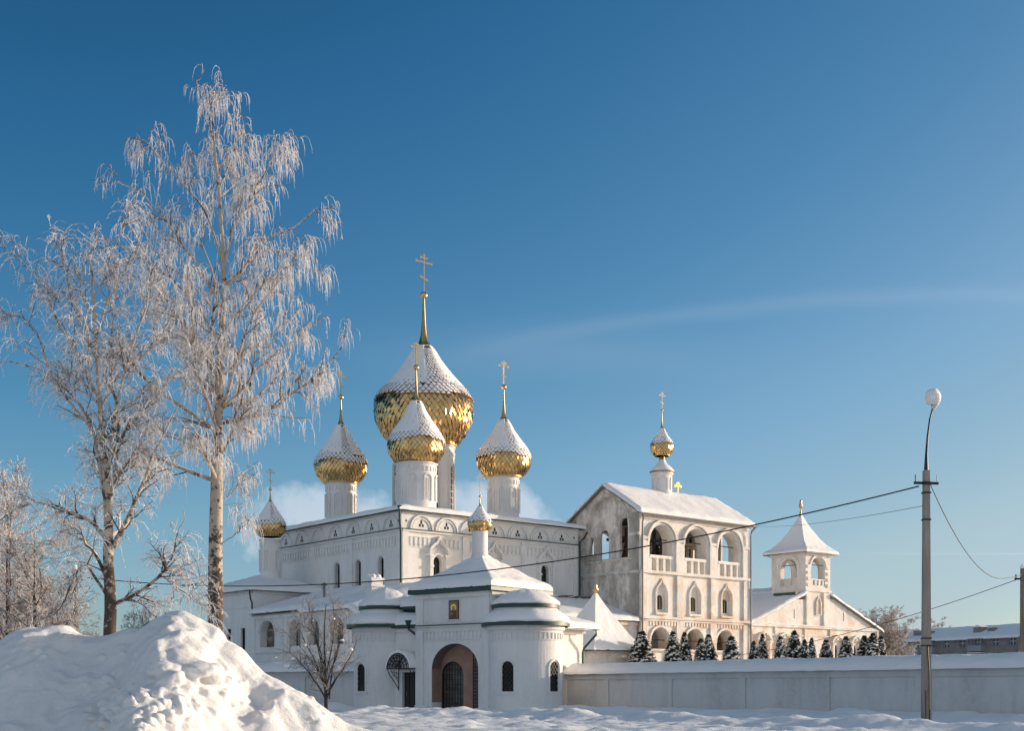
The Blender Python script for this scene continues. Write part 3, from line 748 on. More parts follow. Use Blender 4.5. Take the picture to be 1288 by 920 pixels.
mb = MB(); mb.box(0, 8.0, -11, -10.4, 0, 8.6); mb.build('wall', M['white'], ga)
mb = MB(); mb.box(7.4, 8.0, -10.4, -4.25, 0, 8.7); mb.build('wall', M['white'], ga)
def lean(x, y): return 8.95 + (x + .5) * 0.29 - (0.0 if y > 0.1 else 0.28) - max(0, (-8.5 - y)) * .5
roof_mesh(MB(), -.5, 7.9, -11.4, 9.9, lean, .1, 16).build('roof', M['grey_metal'], ga)
snow_slab(MB(), -.62, 7.92, -11.5, 9.95, lean, .34, 12.5, .45, .2).build('roof_snow', M['snow_roof'], ga, True, 50)
mb = MB(); cx_, cy_ = 4.6, -4.6; mb.box(cx_ - .62, cx_ + .62, cy_ - .62, cy_ + .62, 9.2, 11.6); mb.box(cx_ - .74, cx_ + .74, cy_ - .74, cy_ + .74, 10.9, 11.1)
mb.box(cx_ - .72, cx_ + .72, cy_ - .72, cy_ + .72, 11.45, 11.75)
ck = mb.build('chimney', M['white'], ga)
mb = MB()
for i, (a, b_) in enumerate(((-.3, -.3), (.3, -.3), (-.3, .3), (.3, .3))):
    mb.lathe(cx_ + a, cy_ + b_, [(.30, 11.74), (.32, 11.85), (.22, 12.05), (.02, 12.15)], 12, jit=lambda r, z, q: (r * (1 + .2 * math.sin(3 * q + i)), z))
mb.build('snow', M['snow_roof'], ck, True)
mb = MB(); mb.tube([(2.6, .8, 9.4), (2.6, .8, 11.3)], .13, 10); mb.tube([(2.6, .8, 11.3), (2.6, .8, 11.42), (2.6, .8, 11.6)], [.3, .26, .05], 10); mb.build('flue_pipe', M['grey_metal'], ga, True, 50)

# ================================================================== belfry
T0 = Vector((13.05, 130.0, 0)); TW, TD = 17.1, 10.2
be = empty('belfry', T0, MA, 'tall weathered cream belfry with three open bell arches and gabled snowy roof', 'bell tower')
mf = plane_map((0, 0), (1, 0), (0, 1)); ml = plane_map((0, 0), (0, 1), (1, 0)); mbk = plane_map((0, TD), (1, 0), (0, -1)); mr = plane_map((TW, 0), (0, 1), (-1, 0))
HT = 1.5
up_ops = [(3.15, 1.72, 13.75, 16.75, 1.75), (8.45, 1.72, 13.75, 16.75, 1.75), (13.75, 1.72, 13.75, 16.75, 1.75)]
nich = [(3.2, .84, 9.45, 11.35, .9), (8.3, .84, 9.45, 11.35, .9), (13.4, .84, 9.45, 11.35, .9)]
lo_ops = [(2.95, 1.35, 4.2, 6.45, 1.35), (8.2, 1.35, 4.2, 6.45, 1.35), (13.1, 1.35, 4.2, 6.45, 1.35)]
wall(MB(), mf, TW, 0, 19.7, lo_ops + nich + up_ops, HT).build('wall', M['old'], be)
wall(MB(), mbk, TW, 0, 19.7, [(4.3, 1.95, 13.75, 16.9, 1.8), (9.0, 1.8, 13.75, 16.9, 1.8), (13.6, 1.8, 13.75, 16.9, 1.8)], .7).build('wall', M['old'], be)
gab = lambda s: 19.7 + 3.05 * (1 - abs(s - TD / 2) / (TD / 2))
big = (4.75, 3.05, 15.0, 18.3, 3.4)
lan = [(2.65, .70, 15.2, 18.7, .62), (5.65, .66, 15.2, 17.7, .6), (7.6, .3, 15.8, 17.4, .3)]
for mp, nm in ((ml, 'l'), (mr, 'r')):
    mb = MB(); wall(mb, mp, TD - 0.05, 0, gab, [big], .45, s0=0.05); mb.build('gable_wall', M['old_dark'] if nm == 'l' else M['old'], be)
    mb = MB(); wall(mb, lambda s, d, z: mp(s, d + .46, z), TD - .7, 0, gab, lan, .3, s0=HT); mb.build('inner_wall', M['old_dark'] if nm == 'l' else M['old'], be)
# bell floor and vault
mb = MB(); mb.box(.8, TW - .8, HT, TD - .7, 13.4, 13.7); mb.build('bell_floor', M['wood'], be)
# mouldings on the front
mb = MB()
for s in (0.45, 5.8, 11.1, 16.5):
    mb.pbox(mf, s - .48, s + .48, 0, 8.7, -0.2, 0); mb.pbox(mf, s - .40, s + .40, 9.0, 13.4, -0.2, 0); mb.pbox(mf, s - .55, s + .55, 13.75, 17.2, -0.22, 0)
    mb.pbox(mf, s - .66, s + .66, 16.9, 17.15, -0.30, -0.22)
for z, dp, h in ((13.42, .34, .3), (8.72, .32, .25), (8.5, .2, .2), (19.3, .3, .35), (18.98, .18, .2)): mb.pbox(mf, 0.0, TW, z, z + h, -dp, 0)
dentils(mb, mf, .3, TW - .3, .45, .22, 8.05, 8.48, .16)
for o in up_ops:
    mb.ribbon(mf, arc(o[0], 16.75, o[1] + .42, 0, 180, 20, o[4] + .40), .22, -0.32, 0); mb.ribbon(mf, arc(o[0], 16.75, o[1] + .15, 0, 180, 20, o[4] + .15), .16, -0.14, 0)
for o in lo_ops: mb.ribbon(mf, arc(o[0], o[3], o[1] + .2, 0, 180, 16), .24, -0.18, 0)
for o in nich:
    c = o[0]
    og = [(c - .92, 9.4), (c - .92, 11.4), (c - .8, 11.9), (c - .5, 12.28), (c - .2, 12.5), (c, 12.9), (c + .2, 12.5), (c + .5, 12.28), (c + .8, 11.9), (c + .92, 11.4), (c + .92, 9.4)]
    mb.ribbon(mf, og, .16, -0.16, 0); mb.pbox(mf, c - 1.0, c + 1.0, 9.2, 9.42, -0.24, 0)
mb.build('moulding', M['old'], be)
# mouldings on the gable side
mb = MB()
for z, h in ((13.42, .22), (8.72, .2)): mb.pbox(ml, 0, TD, z, z + h, -0.16, 0)
mb.pbox(ml, 0, 1.5, 17.3, 17.6, -0.16, 0); mb.pbox(ml, 8.2, TD, 17.3, 17.6, -.16, 0)
mb.ribbon(ml, arc(4.75, 18.3, 3.25, 0, 180, 24, 3.55), .2, -0.10, 0); mb.pbox(ml, 1.2, 8.2, 14.85, 15.02, -0.18, 0)
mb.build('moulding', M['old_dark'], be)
for z, h in ((13.64, .14), (8.92, .14)):
    mb = MB(); n = 46
    vs = []
    for i in range(n + 1):
        s = TD * i / n; e = .14 * (0.6 + .5 * fbm(s * 2, z)); vs += [ml(s, -.17, z), ml(s, -.05, z + max(.02, e)), ml(s, 0.0, z + max(.02, e))]
    mb.add(vs, [(3 * i + k, 3 * i + k + 1, 3 * i + k + 4, 3 * i + k + 3) for i in range(n) for k in (0, 1)]); mb.build('ledge_snow', M['snow_roof'], be, True)
# parapets with niches
for o in up_ops:
    c, h = o[0], o[1]; mb = MB(); mb.pbox(mf, c - h, c + h, 13.75, 15.2, .55, .75)
    mb.pbox(mf, c - h, c + h, 15.05, 15.25, -0.05, .9)
    for k in range(4):
        s = c - h + .18 + (2 * h - .36) * k / 3; mb.pbox(mf, s - .17, s + .17, 13.75, 15.05, 0.02, .55)
    p = mb.build('parapet', M['old'], be)
    mb = MB(); mb.pbox(mf, c - h + .02, c + h - .02, 15.25, 15.36, -0.02, .85); mb.build('snow', M['snow_roof'], p)
    mb = MB(); mb.tube([mf(c - h, .8, 17.1), mf(c + h, .8, 17.1)], .05, 6); mb.build('tie_rod', M['iron'], be)
for o in lo_ops:
    c, h = o[0], o[1]; mb = MB(); mb.pbox(mf, c - h, c + h, 4.2, 5.45, .3, .6); mb.pbox(mf, c - h - .1, c + h + .1, 5.45, 5.65, -0.1, .7)
    p = mb.build('parapet', M['old'], be)
    mb = MB(); mb.tube([mf(c - h, .6, 6.6), mf(c + h, .6, 6.6)], .05, 6); mb.build('tie_rod', M['iron'], be)
mb = MB(); mb.box(.6, TW - .6, 4.2, 4.6, 0.3, 8.3); mb.box(.5, TW - .5, 0.62, 4.2, 8.0, 8.3); mb.build('arcade_back_wall', M['old'], be)
for o in nich: window(be, mf, (o[0], .42, 9.75, 10.9, .36), .40, 1, 3)
for o in nich:
    mb = MB(); wall(mb, lambda s, d, z: mf(s + o[0] - .84, d + .3, z), 1.68, 9.45, 12.3, [(.84, .42, 9.75, 10.9, .36)], .1, back=False); mb.build('window_niche', M['old'], be)
# timber bell frame
mb = MB()
for x in (2.2, 6.4, 9.8, 14.6):
    mb.box(x - .12, x + .12, 4.0, 4.25, 13.7, 18.6); mb.box(x - .12, x + .12, 6.2, 6.45, 13.7, 18.6)
mb.box(1.5, TW - 1.5, 4.0, 4.26, 17.3, 17.6); mb.box(1.5, TW - 1.5, 6.2, 6.46, 17.3, 17.6); mb.box(6.5, 9.7, 2.6, 2.75, 14.0, 14.16)
mb.box(6.4, 6.55, 2.6, 2.75, 13.7, 16.5); mb.box(9.6, 9.78, 2.6, 2.75, 13.7, 16.6); mb.box(6.4, 9.78, 2.6, 2.75, 16.4, 16.6)
mb.build('bell_frame', M['wood'], be)
for (x, r, zt) in ((3.6, .95, 17.2), (7.8, .7, 17.2)):
    b_ = MB(); b_.lathe(0, 0, [(r * 1.0, -r * 1.9), (r * .98, -r * 1.8), (r * .78, -r * 1.45), (r * .62, -r * .9), (r * .54, -r * .4), (r * .40, -r * .12), (r * .05, 0)], 28)
    o = b_.build('bell', M['bronze'], None, True); p = T0 + Matrix.Rotation(MA, 3, 'Z') @ Vector((x, 5.2, zt)); o.location = p
    tag(o, 'large bronze bell hanging in the left arch of the belfry' if r > .8 else 'smaller bronze bell hanging in the middle arch of the belfry', 'bell')
# roof
rzt = lambda x, y: 19.85 + 3.1 * (1 - abs(y - TD / 2) / (TD / 2))
roof_mesh(MB(), -.45, TW + .45, -.55, TD + .55, rzt, .14, 12).build('roof', M['grey_metal'], be)
snow_slab(MB(), -.42, TW + .5, -.65, TD + .65, rzt, .42, 21.0, .5, .08).build('roof_snow', M['snow_roof'], be, True, 50)
mb = MB(); mb.tube([(-.4, -.7, 19.42), (TW + .6, -.7, 19.42)], .09, 8); mb.build('gutter', M['grey_metal'], be)
mb = MB(); mb.tube([(-.2, -.7, 19.4), (.1, -.42, 18.9), (.1, -.32, 18.5), (.1, -.32, 3)], .09, 8); mb.build('downpipe', M['grey_metal'], be, True, 50)
mb = MB(); mb.tube([(TW + .4, -.7, 19.4), (TW + .05, -.42, 18.9), (TW + .05, -.3, 18.4), (TW + .05, -.3, 3)], .09, 8); mb.build('downpipe', M['grey_metal'], be, True, 50)
# cupola: drum, narrow neck, onion
kx, ky = 8.65, TD / 2
dr = MB(); dr.lathe(kx, ky, [(1.08, 22.4), (1.06, 25.1)], 32); dr = dr.build('drum', M['white'], be, True, 40)
mb = MB(); mb.lathe(kx, ky, [(1.08, 24.9), (1.22, 24.95), (1.22, 25.15), (1.1, 25.15)], 32)
mpc = cyl_map(kx, ky, 1.07, 0)
for i in range(6): c = 2 * math.pi * 1.07 * i / 6; mb.ribbon(mpc, [(c - .32, 23.2), (c - .32, 24.3)] + arc(c, 24.3, .32, 180, 0, 8) + [(c + .32, 23.2)], .09, -0.07, 0.02)
mb.build('arcature', M['white'], dr)
mb = MB(); mb.lathe(kx, ky, [(1.22, 25.15), (1.38, 25.2), (1.36, 25.32), (.85, 25.75), (.5, 26.15), (.33, 26.6), (.30, 27.0)], 28); sk = mb.build('skirt', M['gold_dull'], dr, True, 50)
mb = MB(); mb.lathe(kx, ky, [(1.36, 25.32), (1.33, 25.42), (.9, 25.86), (.52, 26.22), (.34, 26.6)], 28); mb.build('snow', M['snow_roof'], sk, True)
dome(be, kx, ky, 28.1, 1.28, 20, 1.25, 3.1, 4.65, 1.05, 0.22, 7, 0.13, sun_side=SB, bare=.2)
cross_mb(11.8, TD / 2 + .6, 22.6, 1.9, .15).build('ridge_cross', M['gold'], be)

# low building in the angle between cathedral and belfry
lg = empty('porch_building', M2W(12.0, -6.9), MA, 'low weathered porch with a sloping snowy roof in the corner beside the belfry', 'porch')
mp = plane_map((0, 0), (1, 0), (0, 1))
wall(MB(), mp, 12.45, 0, 8.4, [(9.6, 1.6, 4.6, 6.0, 1.1), (4.5, 1.6, 4.6, 6.0, 1.1)], .6).build('wall', M['old'], lg)
mb = MB(); mb.pbox(mp, 0, 12.4, 8.0, 8.35, -0.2, 0)
for c in (9.6, 4.5): mb.ribbon(mp, arc(c, 6.0, 1.8, 0, 180, 14, 1.3), .22, -0.14, 0)
mb.build('moulding', M['old'], lg)
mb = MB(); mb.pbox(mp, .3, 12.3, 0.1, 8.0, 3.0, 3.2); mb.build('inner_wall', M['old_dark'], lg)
mb = MB(); mb.pbox(plane_map((0, .6), (0, 1), (1, 0)), 0, 6.2, 0, 8.3, 0, .5); mb.build('wall', M['old'], lg)
sl = lambda x, y: 8.55 + (y + .4) * .34
roof_mesh(MB(), -.4, 12.4, -.45, 6.8, sl).build('roof', M['grey_metal'], lg)
snow_slab(MB(), -.5, 12.42, -.6, 6.75, sl, .34, 31.0, .45, .12).build('roof_snow', M['snow_roof'], lg, True, 50)
mb = MB()
for i in range(16):
    x = 6.5 + i * .33; z = sl(x, 5.9) + .25 + .5 * abs(fbm(i * .7, 3)); mb.tube([(x, 6.3, sl(x, 6.3)), (x + .25 * math.sin(i * 2), 5.8, z), (x + .5, 5.5, z + .1)], [.10, .07, .04], 5)
mb.build('broken_rafters', M['wood'], lg)

# ================================================================== refectory church on the right with its turret
R0 = M2W(48.5, -1.5); RW = 26.2
rf = empty('refectory_church', R0, MA, 'long weathered cream refectory with a tent-roofed bell turret over its gable', 'church')
TX0, TX1, TDp = 10.75, 15.75, 5.2
gf = plane_map((0, 0), (1, 0), (0, 1)); RH = 9.05
def gz(s): return RH + 5.05 * (1 - abs(s - RW / 2) / (RW / 2))
wops = [(2.6, .6, 4.6, 6.4, .6), (17.0, .6, 4.6, 6.4, .6), (21.0, .6, 4.6, 6.4, .6), (6.4, .6, 4.6, 6.4, .6), (8.6, .12, 10.1, 11.2, 0), (18.6, .12, 10.1, 11.2, 0)]
mb = MB(); wall(mb, gf, RW, 0, gz, wops, .8); mb.build('gable_wall', M['old'], rf)
for o in wops[:4]: window(rf, gf, o, .4, 1, 3)
mb = MB()
mb.pbox(gf, -.1, RW + .1, RH - .1, RH + .18, -0.28, 0); mb.pbox(gf, 0, RW, RH - 1.1, RH - .95, -0.12, 0)
for s in (.35, 5.0, TX0 - .05, TX1 + .05, RW - .35): mb.pbox(gf, s - .22, s + .22, 0, RH - .1, -0.16, 0)
for o in wops[:4]:
    c = o[0]
    for sg in (-1, 1):
        mb.pbox(gf, c + sg * 1.0 - .16, c + sg * 1.0 + .16, 3.8, 7.0, -0.45, 0); mb.pbox(gf, c + sg * 1.0 - .28, c + sg * 1.0 + .28, 7.0, 7.25, -0.6, 0)
        mb.ribbon(gf, [(c + sg * 1.25, 7.3), (c + sg * .95, 7.75), (c + sg * .55, 8.05), (c + sg * .25, 8.0)], .26, -0.5, 0)
    mb.pbox(gf, c - 1.15, c + 1.15, 3.55, 3.8, -0.5, 0); mb.pbox(gf, c - .18, c + .18, 7.6, 8.3, -0.35, 0)
mb.build('moulding', M['old'], rf)
mb = MB(); n = 80; vs = []
for i in range(n + 1):
    s = RW * i / n; e = .12 + .08 * fbm(s * 1.3, 4); vs += [gf(s, -.3, RH + .18), gf(s, -.2, RH + .18 + e), gf(s, 0.0, RH + .18 + e)]
mb.add(vs, [(3 * i + k, 3 * i + k + 1, 3 * i + k + 4, 3 * i + k + 3) for i in range(n) for k in (0, 1)]); mb.build('ledge_snow', M['snow_roof'], rf, True)
mb = MB(); mb.pbox(plane_map((0, .8), (0, 1), (1, 0)), 0, 21, 0, RH, 0, .6); mb.pbox(plane_map((RW, .8), (0, 1), (-1, 0)), 0, 21, 0, RH, 0, .6); mb.build('side_wall', M['old'], rf)
wall(MB(), plane_map((0, 22.4), (1, 0), (0, -1)), RW, 0, gz, [], .6).build('gable_wall', M['old'], rf)
rzr = lambda x, y: RH + .12 + 5.05 * (1 - abs(x - RW / 2) / (RW / 2))
for (x0, x1, y0) in ((-.6, TX0 - .02, -.35), (TX1 + .02, RW + .6, -.35), (TX0 - .02, TX1 + .02, TDp + .02)):
    roof_mesh(MB(), x0, x1, y0, 22.8, rzr).build('roof', M['grey_metal'], rf)
    snow_slab(MB(), x0 - (.1 if x0 < 0 else 0), x1 + (.1 if x1 > RW else 0), y0 - .1, 22.9, rzr, .38, 40 + x0, .5, .10).build('roof_snow', M['snow_roof'], rf, True, 50)
# turret
tz0, tz1 = 9.3, 18.4
tu = MB(); a_op = (2.5, 1.4, 14.35, 16.5, 1.35)
tf = plane_map((TX0, -.06), (1, 0), (0, 1)); tl = plane_map((TX0, -.06), (0, 1), (1, 0)); tb = plane_map((TX0, TDp), (1, 0), (0, -1)); tr_ = plane_map((TX1, -.06), (0, 1), (-1, 0))
wall(tu, tf, 5.0, RH + .2, tz1, [a_op], .75); wall(tu, tb, 5.0, RH + .2, tz1, [a_op], .75)
wall(tu, tl, TDp - .7, RH + .2, tz1, [(2.6, 1.25, 14.35, 16.4, 1.3)], .75, s0=.75); wall(tu, tr_, TDp - .7, RH + .2, tz1, [(2.6, 1.25, 14.35, 16.4, 1.3)], .75, s0=.75)
tu = tu.build('turret', M['old'], rf)
mb = MB()
for mp, L in ((tf, 5.0), (tl, TDp), (tb, 5.0), (tr_, TDp)):
    mb.pbox(mp, -.1, L + .1, 13.55, 13.8, -0.2, 0); mb.pbox(mp, -.1, L + .1, 18.0, 18.4, -0.25, 0)
    mb.ribbon(mp, arc(L / 2, 16.5, 1.65, 0, 180, 16, 1.6), .2, -0.14, 0)
for zz in np.arange(14.2, 17.2, .75):
    for sg in (.5, 4.5): mb.pbox(tf, sg - .28, sg + .28, zz, zz + .38, -0.16, 0)
mb.pbox(tf, .05, .5, RH + .2, 13.5, -0.12, 0); mb.pbox(tf, 3.4, 3.75, RH + .2, 13.5, -0.22, 0)
mb.build('moulding', M['old'], tu)
mb = MB()
for mp in (tf, tb):
    for k in range(4): s = 1.35 + k * .77; mb.pbox(mp, s - .16, s + .16, 14.0, 15.0, .05, .35)
    mb.pbox(mp, 1.1, 3.9, 15.0, 15.15, 0, .4)
for mp in (tl, tr_):
    for k in range(3): s = 1.4 + k * 1.2; mb.pbox(mp, s - .07, s + .07, 14.3, 15.2, .3, .44)
    mb.pbox(mp, 1.35, 3.85, 15.2, 15.3, .28, .46); mb.pbox(mp, 1.35, 3.85, 14.35, 15.2, .5, .56)
mb.build('balustrade', M['old'], tu)
mb = MB(); mb.tube([tf(1.1, .3, 16.9), tf(3.9, .3, 16.9)], .05, 6); mb.tube([tl(1.3, .3, 16.9), tl(3.9, .3, 16.9)], .05, 6); mb.build('tie_rod', M['iron'], tu)
mb = MB(); mb.box(TX0 + .7, TX1 - .7, .7, TDp - .7, 13.6, 13.9); mb.build('floor', M['wood'], tu)
mb = MB(); c = 2.5
mb.ribbon(tf, [(c - .45, 10.7), (c - .45, 12.3), (c, 12.9), (c + .45, 12.3), (c + .45, 10.7), (c - .45, 10.7)], .16, -0.16, 0); ic = mb.build('niche_frame', M['old'], tu)
mb = MB(); mb.pbox(tf, c - .38, c + .38, 10.75, 12.25, -0.03, 0); mb.build('niche', M['old_dark'], ic)
def tent(x0, x1, y0, y1, ze, za, flare=2.2):
    def f(x, y):
        a = max(0, min(min(x - x0, x1 - x) / ((x1 - x0) / 2), min(y - y0, y1 - y) / ((y1 - y0) / 2)))
        return ze + (za - ze) * (0.25 * a + 0.75 * a ** flare if a < 1 else 1)
    return f
ov = .78; tz = tent(TX0 - ov, TX1 + ov, -.06 - ov, TDp + ov, 18.42, 23.4, 1.9)
roof_mesh(MB(), TX0 - ov, TX1 + ov, -.06 - ov, TDp + ov, tz, .12, 16).build('tent_roof', M['grey_metal'], tu)
snow_pyr(MB(), TX0 - ov - .05, TX1 + ov + .05, -.11 - ov, TDp + ov + .05, tz, .28, 52.0, .07).build('roof_snow', M['snow_roof'], tu, True, 60)
mx_, my_ = (TX0 + TX1) / 2, TDp / 2
mb = MB(); mb.lathe(mx_, my_, [(.22, 23.2), (.12, 23.7), (.07, 24.2), (.22, 24.4), (.24, 24.7), (.1, 25.0), (.16, 25.15), (.01, 25.4)], 12); mb.build('finial', M['gold_dull'], tu, True)
mb = MB(); mb.box(TX0 - 1.9, TX0 - .02, -.0, 3.4, 13.0, 13.35); mb.build('roof_flashing', mat('green roof sheet', (0.03, 0.09, 0.035), .5), rf)
mb = MB(); mb.tube([(-.2, -.4, 9.1), (-.1, -.35, 8.6), (.2, -.35, 8.2), (.2, -.35, 3)], .09, 8); mb.build('downpipe', M['grey_metal'], rf, True, 50)

# ================================================================== gatehouse
GA = R(51.0); G0 = Vector((-1.5, 88.0, 0))
gh = empty('gatehouse', G0, GA, 'white arched gatehouse with green eaves, small gilded cupola and rounded side towers', 'gatehouse')
def G2L(X, Y): dx_, dy_ = X - G0.x, Y - G0.y; c, s = math.cos(GA), math.sin(GA); return (c * dx_ + s * dy_, -s * dx_ + c * dy_)
gfm = plane_map((0, 0), (0, 1), (1, 0)); gsm = plane_map((0, 0), (1, 0), (0, 1))
arch = (3.3, 2.2, -0.5, 2.95, 1.8)
wall(MB(), gfm, 7.0, -.6, 8.35, [arch], 1.0).build('wall', M['gate_white'], gh)
mb = MB(); wall(mb, gsm, 6.2, -.6, 8.35, [], .5, s0=1.0); mb.build('wall', M['gate_white'], gh)
mb = MB(); wall(mb, plane_map((0, 7.0), (1, 0), (0, -1)), 6.2, -.6, 8.35, [], .5, s0=1.0); mb.build('wall', M['gate_white'], gh)
mb = MB(); wall(mb, plane_map((6.2, .5), (0, 1), (-1, 0)), 6.0, -.6, 8.35, [(2.8, 2.2, -.5, 2.95, 1.8)], .5); mb.build('wall', M['gate_white'], gh)
mb = MB()
for s in (.38, 6.62): mb.pbox(gfm, s - .36, s + .36, -.6, 5.75, -0.14, 0); mb.pbox(gfm, s - .36, s + .36, 6.1, 8.1, -0.12, 0)
mb.pbox(gfm, 0, 7.0, 5.95, 6.05, -0.16, 0); mb.pbox(gfm, 0, 7.0, 5.0, 5.08, -0.08, 0); mb.pbox(gfm, 0, 7.0, 5.62, 5.72, -0.10, 0)
mb.pbox(gfm, 0, 7.0, 8.0, 8.34, -0.18, 0)
mb.pbox(gfm, .0, .9, -.6, .35, -0.2, 0); mb.pbox(gfm, 5.75, 7.0, -.6, .35, -0.2, 0)
dentils(mb, gfm, .75, 6.25, .36, .16, 5.12, 5.6, .06)
mb.pbox(gsm, 0, 6.2, 8.0, 8.34, -0.18, 0); mb.pbox(gsm, 0, 6.2, 7.4, 7.5, -0.1, 0)
mb.build('moulding', M['gate_white'], gh)
mb = MB(); mb.pbox(gfm, -.1, 7.1, 6.05, 6.12, -0.22, 0); mb.build('flashing', M['green'], gh)
# icon
io = MB(); io.pbox(gfm, 2.82, 3.78, 6.48, 7.80, -0.10, -0.0); icn = io.build('icon', M['wood'], gh)
mb = MB(); mb.pbox(gfm, 2.90, 3.70, 6.56, 7.72, -0.115, -0.10); mb.build('ground_panel', M['icon_ground'], icn)
mb = MB(); mb.prism(arc(3.3, 7.28, .27, 0, 360, 20)[:-1], lambda a, z: gfm(a, -.125, z), lambda a, z: gfm(a, -.115, z)); mb.build('halo', M['gold'], icn)
mb = MB(); mb.prism([(3.02, 6.58), (3.58, 6.58), (3.58, 6.95), (3.45, 7.12), (3.15, 7.12), (3.02, 6.95)], lambda a, z: gfm(a, -.131, z), lambda a, z: gfm(a, -.115, z)); mb.build('robe', M['robe'], icn)
mb = MB(); mb.prism(arc(3.3, 7.24, .13, 0, 360, 14, .17)[:-1], lambda a, z: gfm(a, -.137, z), lambda a, z: gfm(a, -.115, z)); mb.prism(arc(3.42, 6.85, .08, 0, 360, 10)[:-1], lambda a, z: gfm(a, -.137, z), lambda a, z: gfm(a, -.115, z)); mb.build('face', M['skin_paint'], icn)
mb = MB(); mb.ribbon(gfm, [(2.76, 6.42), (3.84, 6.42), (3.84, 7.86), (2.76, 7.86), (2.76, 6.42)], .10, -0.07, 0); mb.build('frame', M['gate_white'], icn)
# passage behind the arch
mb = MB(); ib = (4.42, 1.05, -.5, 2.5, 1.0)
bm_ = plane_map((1.02, .55), (0, 1), (1, 0)); wall(mb, bm_, 5.85, -.5, 5.0, [(ib[0] - .55, *ib[1:])], .45)
n = 16; A1 = arc(3.3, 2.95, 2.2, 0, 180, n, 1.8)
vs = [(0.02, a, z - .005) for a, z in A1] + [(1.01, a, z - .005) for a, z in A1]; mb.add(vs, [(i, i + 1, i + n + 2, i + n + 1) for i in range(n)])
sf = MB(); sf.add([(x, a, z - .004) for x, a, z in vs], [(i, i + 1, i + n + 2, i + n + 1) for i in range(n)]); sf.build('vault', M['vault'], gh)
mb.box(0.02, 1.01, 1.1, 1.112, -.5, 2.95); mb.box(0.02, 1.01, 5.488, 5.5, -.5, 2.95)
mb.build('passage_lining', M['salmon'], gh)
mb = MB(); mb.box(0.01, 1.0, 5.46, 5.487, -.5, .55); mb.build('plinth', M['gate_white'], gh)
lm = plane_map((1.14, 0), (0, 1), (1, 0)); ga_ = MB(); fill(ga_, lm, (4.42, 1.05, -.45, 2.5, .98), 0, .06); gt = ga_.build('gate_leaf', M['gate_metal'], gh)
mb = MB()
for k in range(8): s = 3.45 + k * .27; mb.pbox(lm, s - .02, s + .02, -.45, opz((4.42, 1.05, 0, 2.5, .98), s) - .03, -0.035, 0)
for z in np.arange(0.1, 3.3, .35):
    hh = 1.02 if z < 2.5 else 1.02 * math.sqrt(max(0.01, 1 - ((z - 2.5) / .98) ** 2)); mb.pbox(lm, 4.42 - hh, 4.42 + hh, z - .015, z + .015, -0.03, 0)
mb.ribbon(lm, [(3.4, -.45), (3.4, 2.5)] + arc(4.42, 2.5, 1.02, 180, 0, 14, .96) + [(5.44, -.45)], .11, -0.06, 0)
mb.build('ribs', M['iron'], gt)
# open lattice leaf folded against the right jamb
mb = MB(); lat = plane_map((.30, 0), (0, 1), (1, 0))
mb.ribbon(lat, [(1.14, -.3), (1.14, 3.0), (1.8, 4.05), (1.8, -.3), (1.14, -.3)], .07, -0.03, 0.03)
for k in range(16):
    z = -.3 + k * .25; mb.ribbon(lat, [(1.14, z), (1.47, z + .2), (1.8, z)], .045, -0.02, .02); mb.ribbon(lat, [(1.14, z + .2), (1.47, z), (1.8, z + .2)], .045, -0.02, .02)
for k in range(3): mb.pbox(lat, 1.28 + k * .17, 1.32 + k * .17, -.3, 3.0 + k * .27, -0.02, .02)
mb.build('lattice_leaf', M['iron'], gh)
# main roof and cupola
rzg = tent(-.45, 6.6, -.45, 7.45, 8.72, 11.1, 1.25)
mb = MB(); roof_mesh(mb, -.45, 6.6, -.45, 7.45, rzg, .1, 14)
mb.box(-.45, 6.6, -.45, -.37, 8.36, 8.66); mb.box(-.45, 6.6, 7.37, 7.45, 8.36, 8.66); mb.box(-.45, -.37, -.37, 7.37, 8.36, 8.66); mb.box(6.52, 6.6, -.37, 7.37, 8.36, 8.66)
mb.build('roof', M['green'], gh)
snow_pyr(MB(), -.47, 6.62, -.47, 7.47, rzg, .42, 61.0, .08).build('roof_snow', M['snow_roof'], gh, True, 50)
qx, qy = 3.0, 3.5
mb = MB(); mb.lathe(qx, qy, [(.66, 10.6), (.66, 11.25), (.575, 11.3), (.575, 13.0), (.62, 13.02)], 32); dq = mb.build('drum', M['white'], gh, True, 40)
dome(gh, qx, qy, 13.6, .90, 18, 1.1, 2.15, 4.0, .86, 0.12, 9, 0.13, sun_side=SB - .2, rot=R(-11))

